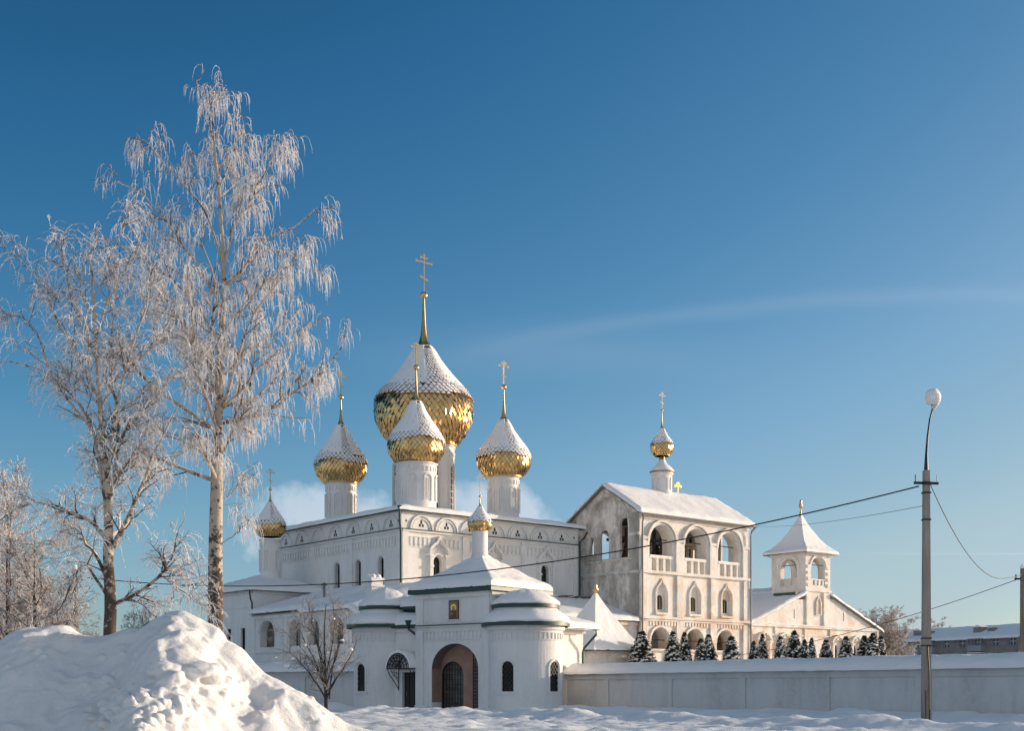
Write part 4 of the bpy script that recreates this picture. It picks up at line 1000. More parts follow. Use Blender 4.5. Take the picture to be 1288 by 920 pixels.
def tower(cx, cy, r, z0, wz, er, ez, ur, uz, uh, seed, wins, a_lo, a_hi):
    t_ = MB(); a_off = 0.0
    mp = cyl_map(cx, cy, r, math.pi, 1)                              # s = 0 faces local -x
    wl = [(s, .46, 1.35, 2.95, .46) for s in wins]
    s_lo = -math.pi * r; s_hi = math.pi * r
    wall(t_, mp, s_hi, z0, wz, wl, .45, step=.25, back=False, s0=s_lo)
    tw = t_.build('round_tower', M['gate_white'], gh, False)
    me = tw.data; me.polygons.foreach_set('use_smooth', [False] * len(me.polygons))
    for o in wl:
        window(tw, mp, o, .14, lattice=True)
    m = MB()
    for o in wl:
        m.ribbon(mp, [(o[0] - .6, 1.25), (o[0] - .6, 2.95)] + arc(o[0], 2.95, .6, 180, 0, 10) + [(o[0] + .6, 1.25)], .12, -0.06, .02)
        m.pbox(mp, o[0] - .75, o[0] + .75, 1.14, 1.26, -0.1, .02, 3)
    for zz, dp, hh in ((wz - .28, .16, .28), (wz - .5, .08, .06), (wz - 1.0, .07, .07), (-.1, .08, .12)):
        m.lathe(cx, cy, [(r, zz), (r + dp, zz), (r + dp, zz + hh), (r, zz + hh)], 72)
    N = int(2 * math.pi * r / .34)
    for i in range(N):
        s = 2 * math.pi * r * i / N; m.pbox(mp, s - .07, s + .07, wz - .93, wz - .45, -0.06, .02)
    m.build('moulding', M['gate_white'], tw)
    j = lambda rr, z, a: (rr * (1 + .012 * fbm(math.cos(a) * 3 + seed, math.sin(a) * 3, z)), z + .06 * fbm(math.cos(a) * 2 + seed, math.sin(a) * 2, z + rr))
    m = MB(); m.lathe(cx, cy, [(er - .1, ez - .02), (er, ez), (er, ez + .24), (er - .06, ez + .26), (ur - .1, ez + 1.0)], 64); m.build('eaves', M['green'], tw, True, 40)
    m = MB(); m.lathe(cx, cy, [(ur - .12, ez + .6), (ur - .12, uz)], 48); m.build('upper_wall', M['gate_white'], tw, True)
    m = MB(); m.lathe(cx, cy, [(er - .02, ez + .24), (er + .05, ez + .3), (er + .04, ez + .45), (er - .12, ez + .68), (er - .5, ez + .92), (ur - .05, ez + 1.12), (ur - .14, ez + 1.14)], 72, jit=j); m.build('eaves_snow', M['snow_roof'], tw, True)
    m = MB(); m.lathe(cx, cy, [(ur - .1, uz - .02), (ur, uz), (ur, uz + .26), (ur - .1, uz + .28), (.1, uz + uh * .8)], 56); m.build('upper_roof', M['green'], tw, True, 40)
    m = MB(); m.lathe(cx, cy, [(ur - .02, uz + .26), (ur + .06, uz + .32), (ur + .04, uz + .46), (ur - .2, uz + .66), (ur * .72, uz + .66 + uh * .3), (ur * .4, uz + .66 + uh * .62), (ur * .15, uz + uh * .86 + .5), (.001, uz + uh + .45)], 64, jit=j); m.build('upper_snow', M['snow_roof'], tw, True)
    return tw
cR = G2L(.94, 88.4); cL = G2L(-9.56, 96.8)
# window directions: arc length measured from local -x
def s_of(cx, cy, r, X, Y):
    lx, ly = G2L(X, Y); a = math.atan2(ly - cy, lx - cx); d_ = (a - math.pi + math.pi) % (2 * math.pi) - math.pi; return d_ * r
sR1 = s_of(*cR, 2.57, .94 - 1.26, 88.4 - 2.24); sR2 = s_of(*cR, 2.57, .94 + 1.98, 88.4 - 1.63)
twr = tower(*cR, 2.57, -.6, 5.85, 3.08, 5.85, 2.36, 7.1, .95, 71, [sR1, sR2], 0, 0); twr['label'] = 'wider rounded tower right of the arch, its edge catching the sun'
sL1 = s_of(*cL, 2.47, -9.56 - 1.77, 96.8 - 1.72)
twl = tower(*cL, 2.47, -.6, 6.1, 3.05, 6.1, 2.1, 7.5, 1.35, 72, [sL1], 0, 0); twl['label'] = 'rounded tower left of the side door, wholly in shade'
# wing behind right tower, joining block on the left with the side door
mb = MB(); wx0, wy0 = G2L(3.3, 91.2)
mb.box(wx0 - .5, wx0 + 3.2, wy0 + .1, 0.0, -.6, 5.9); mb.box(wx0 - .5, wx0 + 3.3, wy0 - .05, 0.0, 5.6, 5.9); mb.build('side_wing', M['gate_white'], gh)
wf = lambda x, y: 6.0 + (y - wy0 + .8) * .28
roof_mesh(MB(), wx0 - .6, wx0 + 3.9, wy0 - .9, -.02, wf, .14).build('side_wing_roof', M['green'], gh)
snow_slab(MB(), wx0 - .6, wx0 + 4.0, wy0 - 1.0, -.02, wf, .38, 75., .3, .06).build('side_wing_snow', M['snow_roof'], gh, True, 50)
mb = MB(); mb.tube([(wx0 + 3.3, wy0 - 1.0, 5.9), (wx0 + 3.3, wy0 - 1.0, 5.5), (wx0 + 2.9, wy0 - .2, 4.5), (wx0 + 2.9, wy0 - .1, 4.2), (wx0 + 2.9, wy0 - .1, 2.2)], .09, 8); mb.build('downpipe', M['green'], gh, True, 50)
dm = plane_map((.55, 7.0), (0, 1), (1, 0)); dop = (1.18, .78, -.5, 2.75, 0.0)
mb = MB(); wall(mb, dm, 3.2, -.6, 6.0, [dop], .5); mb.box(1.05, 5.4, 9.7, 10.2, -.6, 6.0); mb.box(4.9, 5.4, 7.0, 9.7, -.6, 6); mb.pbox(dm, 0, 3.2, 5.7, 5.98, -0.16, 0); mb.build('joining_block', M['gate_white'], gh)
mb = MB(); mb.box(.15, 5.7, 7.01, 10.3, 6.02, 6.25); mb.box(1.6, 5.4, 7.01, 10.3, 6.3, 7.45); mb.box(1.2, 5.6, 7.01, 10.3, 7.45, 7.7); mb.build('joining_roof', M['green'], gh)
ff = lambda x, y: 6.28 + max(0, min(1, (x - .15) / 1.3)) * .5
snow_slab(MB(), .1, 1.62, 7.02, 10.4, ff, .5, 77., .25, .05).build('joining_snow', M['snow_roof'], gh, True, 50)
f3 = lambda x, y: 7.72 + .7 * (1 - abs(x - 3.4) / 2.2)
snow_slab(MB(), 1.15, 5.65, 7.02, 10.4, f3, .45, 78., .3, .05).build('joining_snow', M['snow_roof'], gh, True, 50)
mb = MB(); mb.pbox(dm, dop[0] - .78, dop[0] + .78, -.5, 2.75, .25, .32)
for k in range(3): mb.pbox(dm, dop[0] - .72 + k * .5, dop[0] - .72 + k * .5 + .42, -.4, 2.65, .21, .25)
sd = mb.build('side_door', M['iron'], gh)
mb = MB(); mb.tube([dm(dop[0] + .5, .18, 1.0), dm(dop[0] + .5, .18, 1.3)], .03, 6); mb.build('handle', M['grey_metal'], sd)
# wrought iron canopy
mb = MB(); cxd = dop[0]; cz = 3.0; rr = 1.12; dep = 1.25
for dd_ in (-.02, -dep):
    mb.ribbon(dm, arc(cxd, cz, rr, 0, 180, 18), .07, dd_ - .03, dd_ + .03); mb.pbox(dm, cxd - rr, cxd + rr, cz - .04, cz + .04, dd_ - .03, dd_ + .03)
for k in range(1, 9): a = R(180 * k / 9); mb.ribbon(dm, [(cxd + .15 * math.cos(a), cz + .15 * math.sin(a)), (cxd + rr * math.cos(a), cz + rr * math.sin(a))], .045, -dep - .02, -dep + .02)
for q in (.3, .55, .8): mb.ribbon(dm, arc(cxd, cz, rr * q, 0, 180, 14), .045, -dep - .02, -dep + .02)
for k in range(0, 13): a = R(180 * k / 12); mb.tube([dm(cxd + rr * math.cos(a), 0, cz + rr * math.sin(a)), dm(cxd + rr * math.cos(a), -dep, cz + rr * math.sin(a))], .025, 5)
for sg in (-1, 1):
    s = cxd + sg * rr
    mb.tube([dm(s, -dep, cz), dm(s, -dep * .75, cz - .5), dm(s, -dep * .35, cz - 1.0), dm(s, -.02, cz - 1.5)], .035, 6)
    mb.tube([dm(s, -.03, cz), dm(s, -.03, cz - 1.6)], .035, 6)
    for q in (.25, .5, .75): mb.tube([dm(s, -.03, cz - q * 1.4), dm(s, -dep * (1 - q) * .95, cz - q * .9)], .02, 5); mb.tube([dm(s, -dep * q, cz), dm(s, -dep * q * .55, cz - .9 * (1 - q * .6))], .02, 5)
cnp = mb.build('door_canopy', M['iron'], gh)
mb = MB(); n = 22; vs = []
for q, dd_ in enumerate((0, -.4, -.85, -dep - .05)):
    for i in range(n + 1):
        a = R(2 + 176 * i / n); t_ = .05 + .20 * max(0, math.sin(a)) ** .5; e = rr + .04 + (t_ + .03 * fbm(i * .4, q)) * (1 if q < 3 else .75)
        vs.append(dm(cxd + e * math.cos(a), dd_, cz + e * math.sin(a)))
for i in range(n + 1): a = R(2 + 176 * i / n); vs.append(dm(cxd + (rr + .03) * math.cos(a), -dep - .05, cz + (rr + .03) * math.sin(a)))
mb.add(vs, [(q * (n + 1) + i, q * (n + 1) + i + 1, (q + 1) * (n + 1) + i + 1, (q + 1) * (n + 1) + i) for q in range(4) for i in range(n)]); mb.build('snow', M['snow_roof'], cnp, True, 60)
# downpipes of the gatehouse
mb = MB(); mb.tube([(.1, 7.9, 6.3), (.1, 7.9, 5.9), (.3, 7.2, 5.4), (.3, 7.15, 5.0), (.3, 7.15, 3.6)], .085, 8); mb.tube([(.1, 7.9, 6.55), (.1, 7.9, 6.15)], [.26, .14], 8); mb.build('downpipe', M['green'], gh, True, 50)
mb = MB(); px_, py_ = -.18, -.28; mb.tube([(px_, py_, 6.25), (px_, py_, -.2)], .085, 8); mb.tube([(px_, py_, 6.45), (px_, py_, 6.05)], [.26, .12], 8); mb.build('downpipe', M['green'], gh, True, 50)

# ================================================================== enclosure walls
def enclosure(name, P0, d, L, H, label, pans, th=.9, st=.45):
    ang = math.atan2(d[1], d[0]); o = empty(name, (P0[0], P0[1], 0), ang, label, 'wall')
    # local: +x along the wall, street side at y = 0, thickness towards +y
    mp = plane_map((0, 0), (1, 0), (0, 1))
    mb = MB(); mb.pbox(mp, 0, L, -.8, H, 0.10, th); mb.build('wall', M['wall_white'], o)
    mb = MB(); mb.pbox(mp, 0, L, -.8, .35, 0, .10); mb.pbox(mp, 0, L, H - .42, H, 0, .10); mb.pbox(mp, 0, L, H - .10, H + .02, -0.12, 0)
    e = [0] + [p for p in pans] + [L]
    for p in pans: mb.pbox(mp, p - .22, p + .22, .35, H - .42, 0, .10)
    mb.build('panel_frame', M['wall_white'], o)
    mb = MB(); f = lambda x, y: H + .04 + .42 * (1 - abs(y - th / 2) / (th / 2 + .3))
    roof_mesh(mb, 0, L, -.3, th + .3, f, .05, 6); mb.build('coping', M['grey_metal'], o)
    snow_slab(MB(), 0.0, L, -.36, th + .36, f, .26, 80 + L, .5, .04).build('coping_snow', M['snow_roof'], o, True, 60)
    return o
enclosure('enclosure_wall', (3.9, 92.0), (0.572, -0.820), 58, 2.62, 'long low shaded white monastery wall with snow along its coping right of the gatehouse', [4.6, 11.1, 17.7, 24.3, 30.6, 37.5, 44, 50.5])
dl = Vector((-math.sin(R(58)), math.cos(R(58)))); p_end = Vector((-11.7, 96.6)) + dl * 20
enclosure('enclosure_wall', (p_end.x, p_end.y), (-dl.x, -dl.y), 20.3, 2.9, 'short stretch of white monastery wall behind the bare young tree', [3.5, 9, 14.5])

# ================================================================== tent-roofed pavilion
pv = empty('pavilion', (6.7, 103.0, 0), MA, 'small pavilion with a tall snow-covered pyramid roof and gilded finial', 'pavilion')
mb = MB(); mb.box(0, 4.2, 0, 4.2, -.4, 4.65); mb.build('wall', M['old'], pv)
mb = MB(); mb.box(-.1, 4.3, -.1, 4.3, 4.35, 4.6); mb.box(-.06, 4.26, -.06, 4.26, 3.6, 3.72); mb.build('cornice', M['old'], pv)
tp = lambda x, y, f=tent(-.7, 4.9, -.7, 4.9, 4.72, 9.45, 1.25): f(x, y)
roof_mesh(MB(), -.7, 4.9, -.7, 4.9, tp, .1, 14).build('roof', M['green'], pv)
snow_pyr(MB(), -.72, 4.92, -.72, 4.92, tp, .22, 91., .10).build('roof_snow', M['snow_roof'], pv, True, 60)
mb = MB(); mb.lathe(2.1, 2.1, [(.16, 9.3), (.10, 9.55), (.22, 9.7), (.24, 9.85), (.1, 10.02), (.16, 10.12), (.05, 10.25), (.03, 10.7), (.001, 10.75)], 14); mb.build('finial', M['gold'], pv, True)

# ================================================================== apartment block far right
ab0 = Vector((75.8, 247.0, 0)); dab = Vector((12.6, -26.0)).normalized()
ap = empty('apartment_block', ab0, math.atan2(dab.y, dab.x), 'long grey-brick apartment block with balconies beyond the wall at far right', 'apartment block')
am_ = plane_map((-33, 0), (1, 0), (0, 1)); AL = 79.0; ah = 10.4
wins = []; bal = []
for i in range(20):
    s = 1.6 + i * 3.9
    for fl in range(4):
        z = 1.0 + fl * 2.7
        if i % 3 == 1: bal.append((s, z)); wins.append((s, .8, z, z + 1.5, 0))
        else: wins.append((s, .7, z, z + 1.4, 0))
wall(MB(), am_, AL, 0, ah, wins, .35, back=False).build('wall', M['brick_far'], ap)
for o in wins:
    if o[2] > 4.5: window(ap, am_, o, .2, 1, 1, barmat='frame_white', bar=.12)
mb = MB(); mb.pbox(am_, 0, AL, 0, ah, 11.6, 12); mb.pbox(am_, 0, .3, 0, ah, .35, 11.6); mb.pbox(am_, AL - .3, AL, 0, ah, .35, 11.6); mb.build('wall', M['brick_far'], ap)
for s, z in bal:
    if z < 4.5: continue
    mb = MB(); mb.pbox(am_, s - 1.6, s + 1.6, z - .9, z - .75, -1.1, 0); mb.pbox(am_, s - 1.6, s + 1.6, z - .75, z + .15, -1.1, -1.02); mb.pbox(am_, s - 1.6, s - 1.52, z - .75, z + .15, -1.02, 0); mb.pbox(am_, s + 1.52, s + 1.6, z - .75, z + .15, -1.02, 0)
    for q in range(5): a = s - 1.56 + q * .78; mb.pbox(am_, a - .05, a + .05, z + .15, z + 1.3, -1.09, -1.03)
    mb.pbox(am_, s - 1.6, s + 1.6, z + 1.3, z + 1.42, -1.1, 0)
    b_ = mb.build('balcony', M['balcony'], ap); mb = MB(); mb.pbox(am_, s - 1.6, s + 1.6, z + 1.42, z + 1.58, -1.12, 0); mb.build('snow', M['snow_roof'], b_)
ra = lambda x, y: ah + .1 + 2.5 * (1 - abs(y - 6) / 6.5)
roof_mesh(MB(), -33.5, 46.5, -.5, 12.5, ra, .2, 8).build('roof', M['grey_metal'], ap)
snow_slab(MB(), -33.6, 46.6, -.6, 12.6, ra, .4, 95., 1.2, .05).build('roof_snow', M['snow_roof'], ap, True, 50)
for s in (-22, -8.0, 1.2, 16.5, 31.0, 43):
    mb = MB(); mb.box(s + 3.0, s + 4.4, 2.0, 3.0, ah, ah + 2.1); mb.build('chimney', M['brick_far'], ap)
    mb = MB(); mb.box(s, s + 1.9, 1.6, 3.2, ah, ah + 2.3); c_ = mb.build('chimney', M['brick_far'], ap)
    mb = MB(); mb.prism([(s - .1, ah + 2.3), (s + 2.0, ah + 2.3), (s + .95, ah + 2.75)], lambda a, z: (a, 1.55, z), lambda a, z: (a, 3.25, z)); mb.build('snow', M['snow_roof'], c_)

# ================================================================== poles and cables
def pole_square(mb, x, y, z0, z1, w0, w1):
    mb.hexa([(x - w0, y - w0, z0), (x + w0, y - w0, z0), (x + w0, y + w0, z0), (x - w0, y + w0, z0), (x - w1, y - w1, z1), (x + w1, y - w1, z1), (x + w1, y + w1, z1), (x - w1, y + w1, z1)])
sx, sy = (1165 - CX) / F * 52, 52.0
lp = empty('street_lamp', (sx, sy, 0), R(8), 'tall concrete pole with curved arm and snow-capped lamp head in front of the wall', 'street lamp', None)
mb = MB(); pole_square(mb, 0, 0, -.5, 10.5, .165, .11); mb.build('pole', M['concrete'], lp)
mb = MB()
for z in (9.55, 8.45, 3.6, 3.3): mb.box(-.15, .15, -.15, .15, z, z + .06) if z > 8 else mb.box(-.17, .17, -.17, .17, z, z + .05)
mb.tube([(.05, -.19, -.1), (.05, -.19, 2.2), (-.02, -.18, 3.3)], .022, 6); mb.tube([(-.11, -.19, .2), (-.11, -.19, 1.5)], .015, 6)
mb.build('clamp_bands', M['iron'], lp)
mb = MB(); mb.box(-.52, .52, -.05, .05, 9.93, 10.03); mb.box(-.14, .14, -.17, -.12, 9.9, 10.02)
for s in (-.47, .47): mb.tube([(s, 0, 10.0), (s, 0, 10.32)], .018, 6)
mb.build('crossarm', M['iron'], lp)
mb = MB(); mb.tube([(0.0, 0, 9.9), (.0, 0, 10.55), (.0, -.02, 11.2), (.03, -.06, 11.9), (.10, -.12, 12.6), (.20, -.18, 13.05)], [.12, .09, .055, .04, .035, .03], 10); mb.build('arm', M['iron'], lp, True)
mb = MB(); mb.tube([(.19, -.17, 12.98), (.26, -.2, 13.12), (.34, -.22, 13.3)], [.07, .12, .10], 12); mb.tube([(.30, -.2, 13.16), (.38, -.22, 13.42)], [.13, .10], 10); hd = mb.build('lamp_head', M['frame_white'], lp, True, 50)
mb = MB(); mb.lathe(.2, -.2, [(.11, 13.14), (.24, 13.18), (.30, 13.32), (.31, 13.5), (.27, 13.66), (.18, 13.77), (.001, 13.81)], 24, jit=lambda r, z, a: (r * (1 + .12 * fbm(math.cos(a) * 1.5, math.sin(a) * 1.5, z * 2)), z)); mb.build('snow', M['snow_roof'], hd, True)

def timber_pole(x, y, h, r, label, lean=0.0):
    o = empty('utility_pole', (x, y, 0), 0, label, 'utility pole')
    mb = MB(); mb.tube([(0, 0, -.5), (lean * .5, 0, h * .5), (lean, 0, h)], [r, r * .85, r * .7], 12); mb.build('pole', M['pole_wood'], o, True, 50)
    mb = MB(); mb.box(lean - .5, lean + .5, -.06, .06, h - .75, h - .63)
    for s in (-.42, .42): mb.tube([(lean + s, 0, h - .63), (lean + s, 0, h - .4)], .04, 6)
    mb.build('crossarm', M['iron'], o)
    mb = MB(); mb.lathe(lean, 0, [(r * .8, h - .02), (r * .85, h + .1), (r * .5, h + .22), (.001, h + .26)], 12); mb.build('snow', M['snow_roof'], o, True)
    return o
p2 = at(1286, 724, 82); timber_pole(p2.x, 82, p2.z + .45, .19, 'dark timber utility pole at the right edge beyond the wall')
p1 = at(100, 724, 80); timber_pole(p1.x, 80, p1.z + .4, .2, 'grey timber utility pole among the birches at far left', -.3)
def cable(name, A_, B_, sag, r, label, n=60):
    A_, B_ = Vector(A_), Vector(B_); pts = []
    for i in range(n + 1):
        t_ = i / n; p = A_.lerp(B_, t_); p.z -= sag * 4 * t_ * (1 - t_); pts.append(p)
    mb = MB(); mb.tube(pts, r, 6); o = mb.build(name, M['cable'], None, True); tag(o, label, 'cable'); return o
LA = Vector((sx, sy, 9.95)); LB = at(1156, 612, 52)
cable('cable', LB, at(100, 726, 80), 1.95, .030, 'thick black cable running from the lamp pole across the gatehouse roof to the left pole')
cable('cable', at(1160, 637, 52), at(944, 662, 138), .35, .012, 'thin cable from the lamp pole to the eaves of the belfry')
cable('cable', at(1169, 607, 52), at(1262, 728, 75), 1.1, .020, 'slack cable hanging from the lamp pole down towards the right')
cable('cable', at(1286, 727, 82), at(928, 825, 110), .6, .022, 'cable running down from the right-edge pole behind the wall')
cable('cable', at(1286, 723, 82), at(1262, 728, 75), .05, .02, 'short cable end joining the right-edge pole')
cable('cable', at(100, 727, 80), at(-60, 775, 60), .4, .03, 'cable leaving the left pole towards the left edge')

# ================================================================== thujas behind the wall
def thuja_mesh(seed, hh, rr):
    r_ = random.Random(seed); V1, F1, V2, F2 = [], [], [], []
    ns, nr = 18, 16
    core = MB(); pr = []
    def rad(t): return rr * (0.55 + 0.45 * math.sin(min(1, t / .22) * math.pi / 2)) * (1 - t) ** 0.72 if t < 1 else 0
    for i in range(nr + 1): t_ = i / nr; pr.append((rad(t_) * .80, hh * t_))
    core.lathe(0, 0, pr, ns, jit=lambda r, z, a: (r * (1 + .25 * fbm(math.cos(a) * 2 + seed, math.sin(a) * 2, z * 1.2)), z))
    lf = MB()
    for k in range(3800):
        t_ = r_.random() ** 1.35; a = r_.uniform(0, 2 * math.pi); bump = 1 + .30 * fbm(math.cos(a) * 2 + seed, math.sin(a) * 2, t_ * hh * 1.2)
        r0 = rad(t_) * bump * r_.uniform(.72, 1.08); p = Vector((r0 * math.cos(a), r0 * math.sin(a), hh * t_))
        L = r_.uniform(.13, .26); o = Vector((math.cos(a), math.sin(a), r_.uniform(.4, 2.2))).normalized(); sd = Vector((-math.sin(a), math.cos(a), r_.uniform(-.6, .6))).normalized() * L * .35
        lf.add([p - sd * .6, p + o * L * .5 + sd, p + o * L, p + o * L * .5 - sd], [(0, 1, 2, 3)])
    sn = MB()
    for k in range(600):
        t_ = r_.random() ** 1.2 * .97; a = r_.uniform(0, 2 * math.pi); bump = 1 + .30 * fbm(math.cos(a) * 2 + seed, math.sin(a) * 2, t_ * hh * 1.2)
        r0 = rad(t_) * bump * r_.uniform(.88, 1.02); q = r_.uniform(.06, .20); c = Vector((r0 * math.cos(a), r0 * math.sin(a), hh * t_ + .05))
        e = Vector((math.cos(a), math.sin(a), -.5)).normalized() * q * 1.2; f = Vector((-math.sin(a), math.cos(a), r_.uniform(-.4, .4))) * q * r_.uniform(.6, 1.2); g = e.cross(f).normalized() * q * .5
        if g.z < 0: g = -g
        ring = [c + e * math.cos(w_) + f * math.sin(w_) * .9 for w_ in (0, 1.05, 2.09, 3.14, 4.19, 5.24)]
        sn.add([c + g * 1.3] + ring + [c - g * .6], [(0, i + 1, (i + 1) % 6 + 1) for i in range(6)] + [(7, (i + 1) % 6 + 1, i + 1) for i in range(6)])
    return core, lf, sn
protos = []
def thuja(px, top, wpx, D, seed, label):
    h = ZC + (HY - top) / F * D; r = wpx / F * D / 2
    k = seed % 4
    while len(protos) <= k:
        q = len(protos); core, lf, sn = thuja_mesh(q * 7 + 1, 6.0, 1.1)
        o = empty('thuja', (0, 0, 0)); tk = MB(); tk.tube([(0, 0, 0), (0, 0, 5.4)], [.1, .02], 6); tk.build('trunk', M['wood'], o, True)
        core.add(lf.v, lf.f); core.build('foliage', M['thuja'], o); sn.build('snow', M['snow_roof'], o, True)
        protos.append([o, False])
    src = protos[k]
    if not src[1]: o = src[0]; src[1] = True
    else:
        o = src[0].copy(); col.objects.link(o)
        for c_ in src[0].children:
            c2 = c_.copy(); col.objects.link(c2); c2.parent = o
    o.location = ((px - CX) / F * D, D, 0); o.rotation_euler = (0, 0, seed * 1.7); o.scale = (r / .56, r / .56, h / 6.0)
    tag(o, label, 'thuja', 'snow-dusted thujas in a row behind the wall')
TH = [(807, 797, 29, 'plumpest snow-dusted thuja, leftmost of the row beside the pavilion roof'), (846.5, 797, 21, 'thuja between the first and second lower arches of the belfry'), (861, 798, 17, 'slimmer thuja touching its left neighbour before the second lower belfry arch'),
      (881.5, 806, 18, 'short thuja before the third lower belfry arch'), (891, 801, 20, 'taller thuja touching the short one before the third lower belfry arch'), (920, 803, 23, 'lone thuja below the right-hand corner of the belfry'),
      (948, 809, 15, 'short thuja just left of the refectory window surround'), (959, 800, 14, 'tall narrow thuja under the first refectory window surround'), (981.5, 803, 17, 'thuja left of the tallest one in the refectory clump'), (999, 796, 21, 'tallest thuja in the middle of the clump of four before the refectory'),
      (1012, 807, 15, 'short thuja just right of the tallest in the clump'), (1021, 805, 13, 'narrow thuja closing the right end of the clump'), (1039, 807, 19, 'lone thuja under the turret between clump and second window'), (1064, 803, 20, 'lone thuja under the third refectory window surround'),
      (1087, 802, 19, 'thuja at the left of the last dense group by the refectory corner'), (1098, 799, 22, 'middle thuja of the last dense group'), (1108, 803, 16, 'rightmost thuja of the whole row')]
for i, (a, b_, c_, lb) in enumerate(TH): thuja(a, b_, c_, 104 + (i * 37 % 5) * .7 + i * .5, i, lb)

# ================================================================== trees
def tubes(P, Rr, sides=3):
    """P (N,K,3) polylines, Rr (N,K) radii -> vertices, quads"""
    N, K, _ = P.shape
    T = np.gradient(P, axis=1); T /= np.linalg.norm(T, axis=2, keepdims=True) + 1e-9
    ref = np.tile(np.array([0.31, 0.83, 0.12]), (N, 1)); ref[np.abs((T[:, K // 2] * ref).sum(1)) > .8] = (0.9, 0.1, 0.4)
    U = np.cross(T, ref[:, None, :]); U /= np.linalg.norm(U, axis=2, keepdims=True) + 1e-9; W = np.cross(T, U)
    an = 2 * np.pi * np.arange(sides) / sides
    V = P[:, :, None, :] + Rr[:, :, None, None] * (U[:, :, None, :] * np.cos(an)[None, None, :, None] + W[:, :, None, :] * np.sin(an)[None, None, :, None])
    idx = np.arange(N * K * sides).reshape(N, K, sides)
    a = idx[:, :-1, :]; b_ = np.roll(idx, -1, axis=2)[:, :-1, :]; c_ = np.roll(idx, -1, axis=2)[:, 1:, :]; d_ = idx[:, 1:, :]
    return V.reshape(-1, 3), np.stack([a, b_, c_, d_], -1).reshape(-1, 4)
def norm(v): return v / (np.linalg.norm(v, axis=-1, keepdims=True) + 1e-9)
def sample_line(pts, n):
    """smooth resample of a polyline"""
    P = np.array(pts, float); k = len(P)
    if k == 2: t_ = np.linspace(0, 1, n)[:, None]; return P[0] * (1 - t_) + P[1] * t_
    Q = np.vstack([2 * P[0] - P[1], P, 2 * P[-1] - P[-2]]); out_ = []
    for u in np.linspace(0, k - 1 - 1e-6, n):
        i = int(u); f = u - i; p0, p1_, p2_, p3 = Q[i], Q[i + 1], Q[i + 2], Q[i + 3]
        out_.append(0.5 * ((2 * p1_) + (-p0 + p2_) * f + (2 * p0 - 5 * p1_ + 4 * p2_ - p3) * f * f + (-p0 + 3 * p1_ - 3 * p2_ + p3) * f ** 3))
    return np.array(out_)
def children(P, Rr, M_, tmin, tmax, a0, a1, L0, L1, droop, K, g, up=0.0, rk=0.6, rmin=.004, wob=.12, taper=True, lenw=True, rmax=1.0):
    N, Kp, _ = P.shape
    ln = np.linalg.norm(np.diff(P, axis=1), axis=2).sum(1); w_ = ln / ln.sum() if lenw else None
    pi = g.choice(N, M_, p=w_); t_ = g.uniform(tmin, tmax, M_); x = t_ * (Kp - 1); i = np.minimum(x.astype(int), Kp - 2); f = (x - i)[:, None]
    p = P[pi, i] * (1 - f) + P[pi, i + 1] * f; tg = norm(P[pi, i + 1] - P[pi, i]); r = Rr[pi, i] * (1 - f[:, 0]) + Rr[pi, i + 1] * f[:, 0]
    rnd = g.normal(size=(M_, 3)); side = norm(rnd - (rnd * tg).sum(1, keepdims=True) * tg); ang = np.radians(g.uniform(a0, a1, M_))[:, None]
    d_ = norm(tg * np.cos(ang) + side * np.sin(ang) + np.array([0, 0, up])); L = g.uniform(L0, L1, M_) * ((1 - 0.70 * t_) if taper else 1)
    Q = np.zeros((M_, K, 3)); Q[:, 0] = p; st_ = (L / (K - 1))[:, None]
    for k in range(1, K):
        Q[:, k] = Q[:, k - 1] + d_ * st_; d_ = norm(d_ + np.array([0, 0, -1]) * droop + g.normal(size=(M_, 3)) * wob)
    r0 = np.minimum(np.maximum(r * rk, rmin), rmax)[:, None]; RR = r0 * np.linspace(1, .35, K)[None, :]; RR = np.maximum(RR, rmin)
    return Q, RR
def join(parts):
    Vs, Fs, n = [], [], 0
    for v_, f_ in parts: Vs.append(v_); Fs.append(f_ + n); n += len(v_)
    return np.vstack(Vs), np.vstack(Fs)
def px_line(D, pts, d1, n, org, g, jit=.03):
    """limb traced through image points at distance D, drifting d1 metres in depth"""
    k = len(pts); out_ = []
    for i, (a, b_) in enumerate(pts):
        dd_ = D + d1 * (i / max(1, k - 1)) ** 1.2; v_ = at(a, b_, D); s_ = dd_ / D
        out_.append((v_.x * s_ - org.x, dd_ - org.y, (v_.z - ZC) * s_ + ZC - org.z))
    return sample_line(out_, n) + g.normal(size=(n, 3)) * jit * np.linspace(0, 1, n)[:, None]

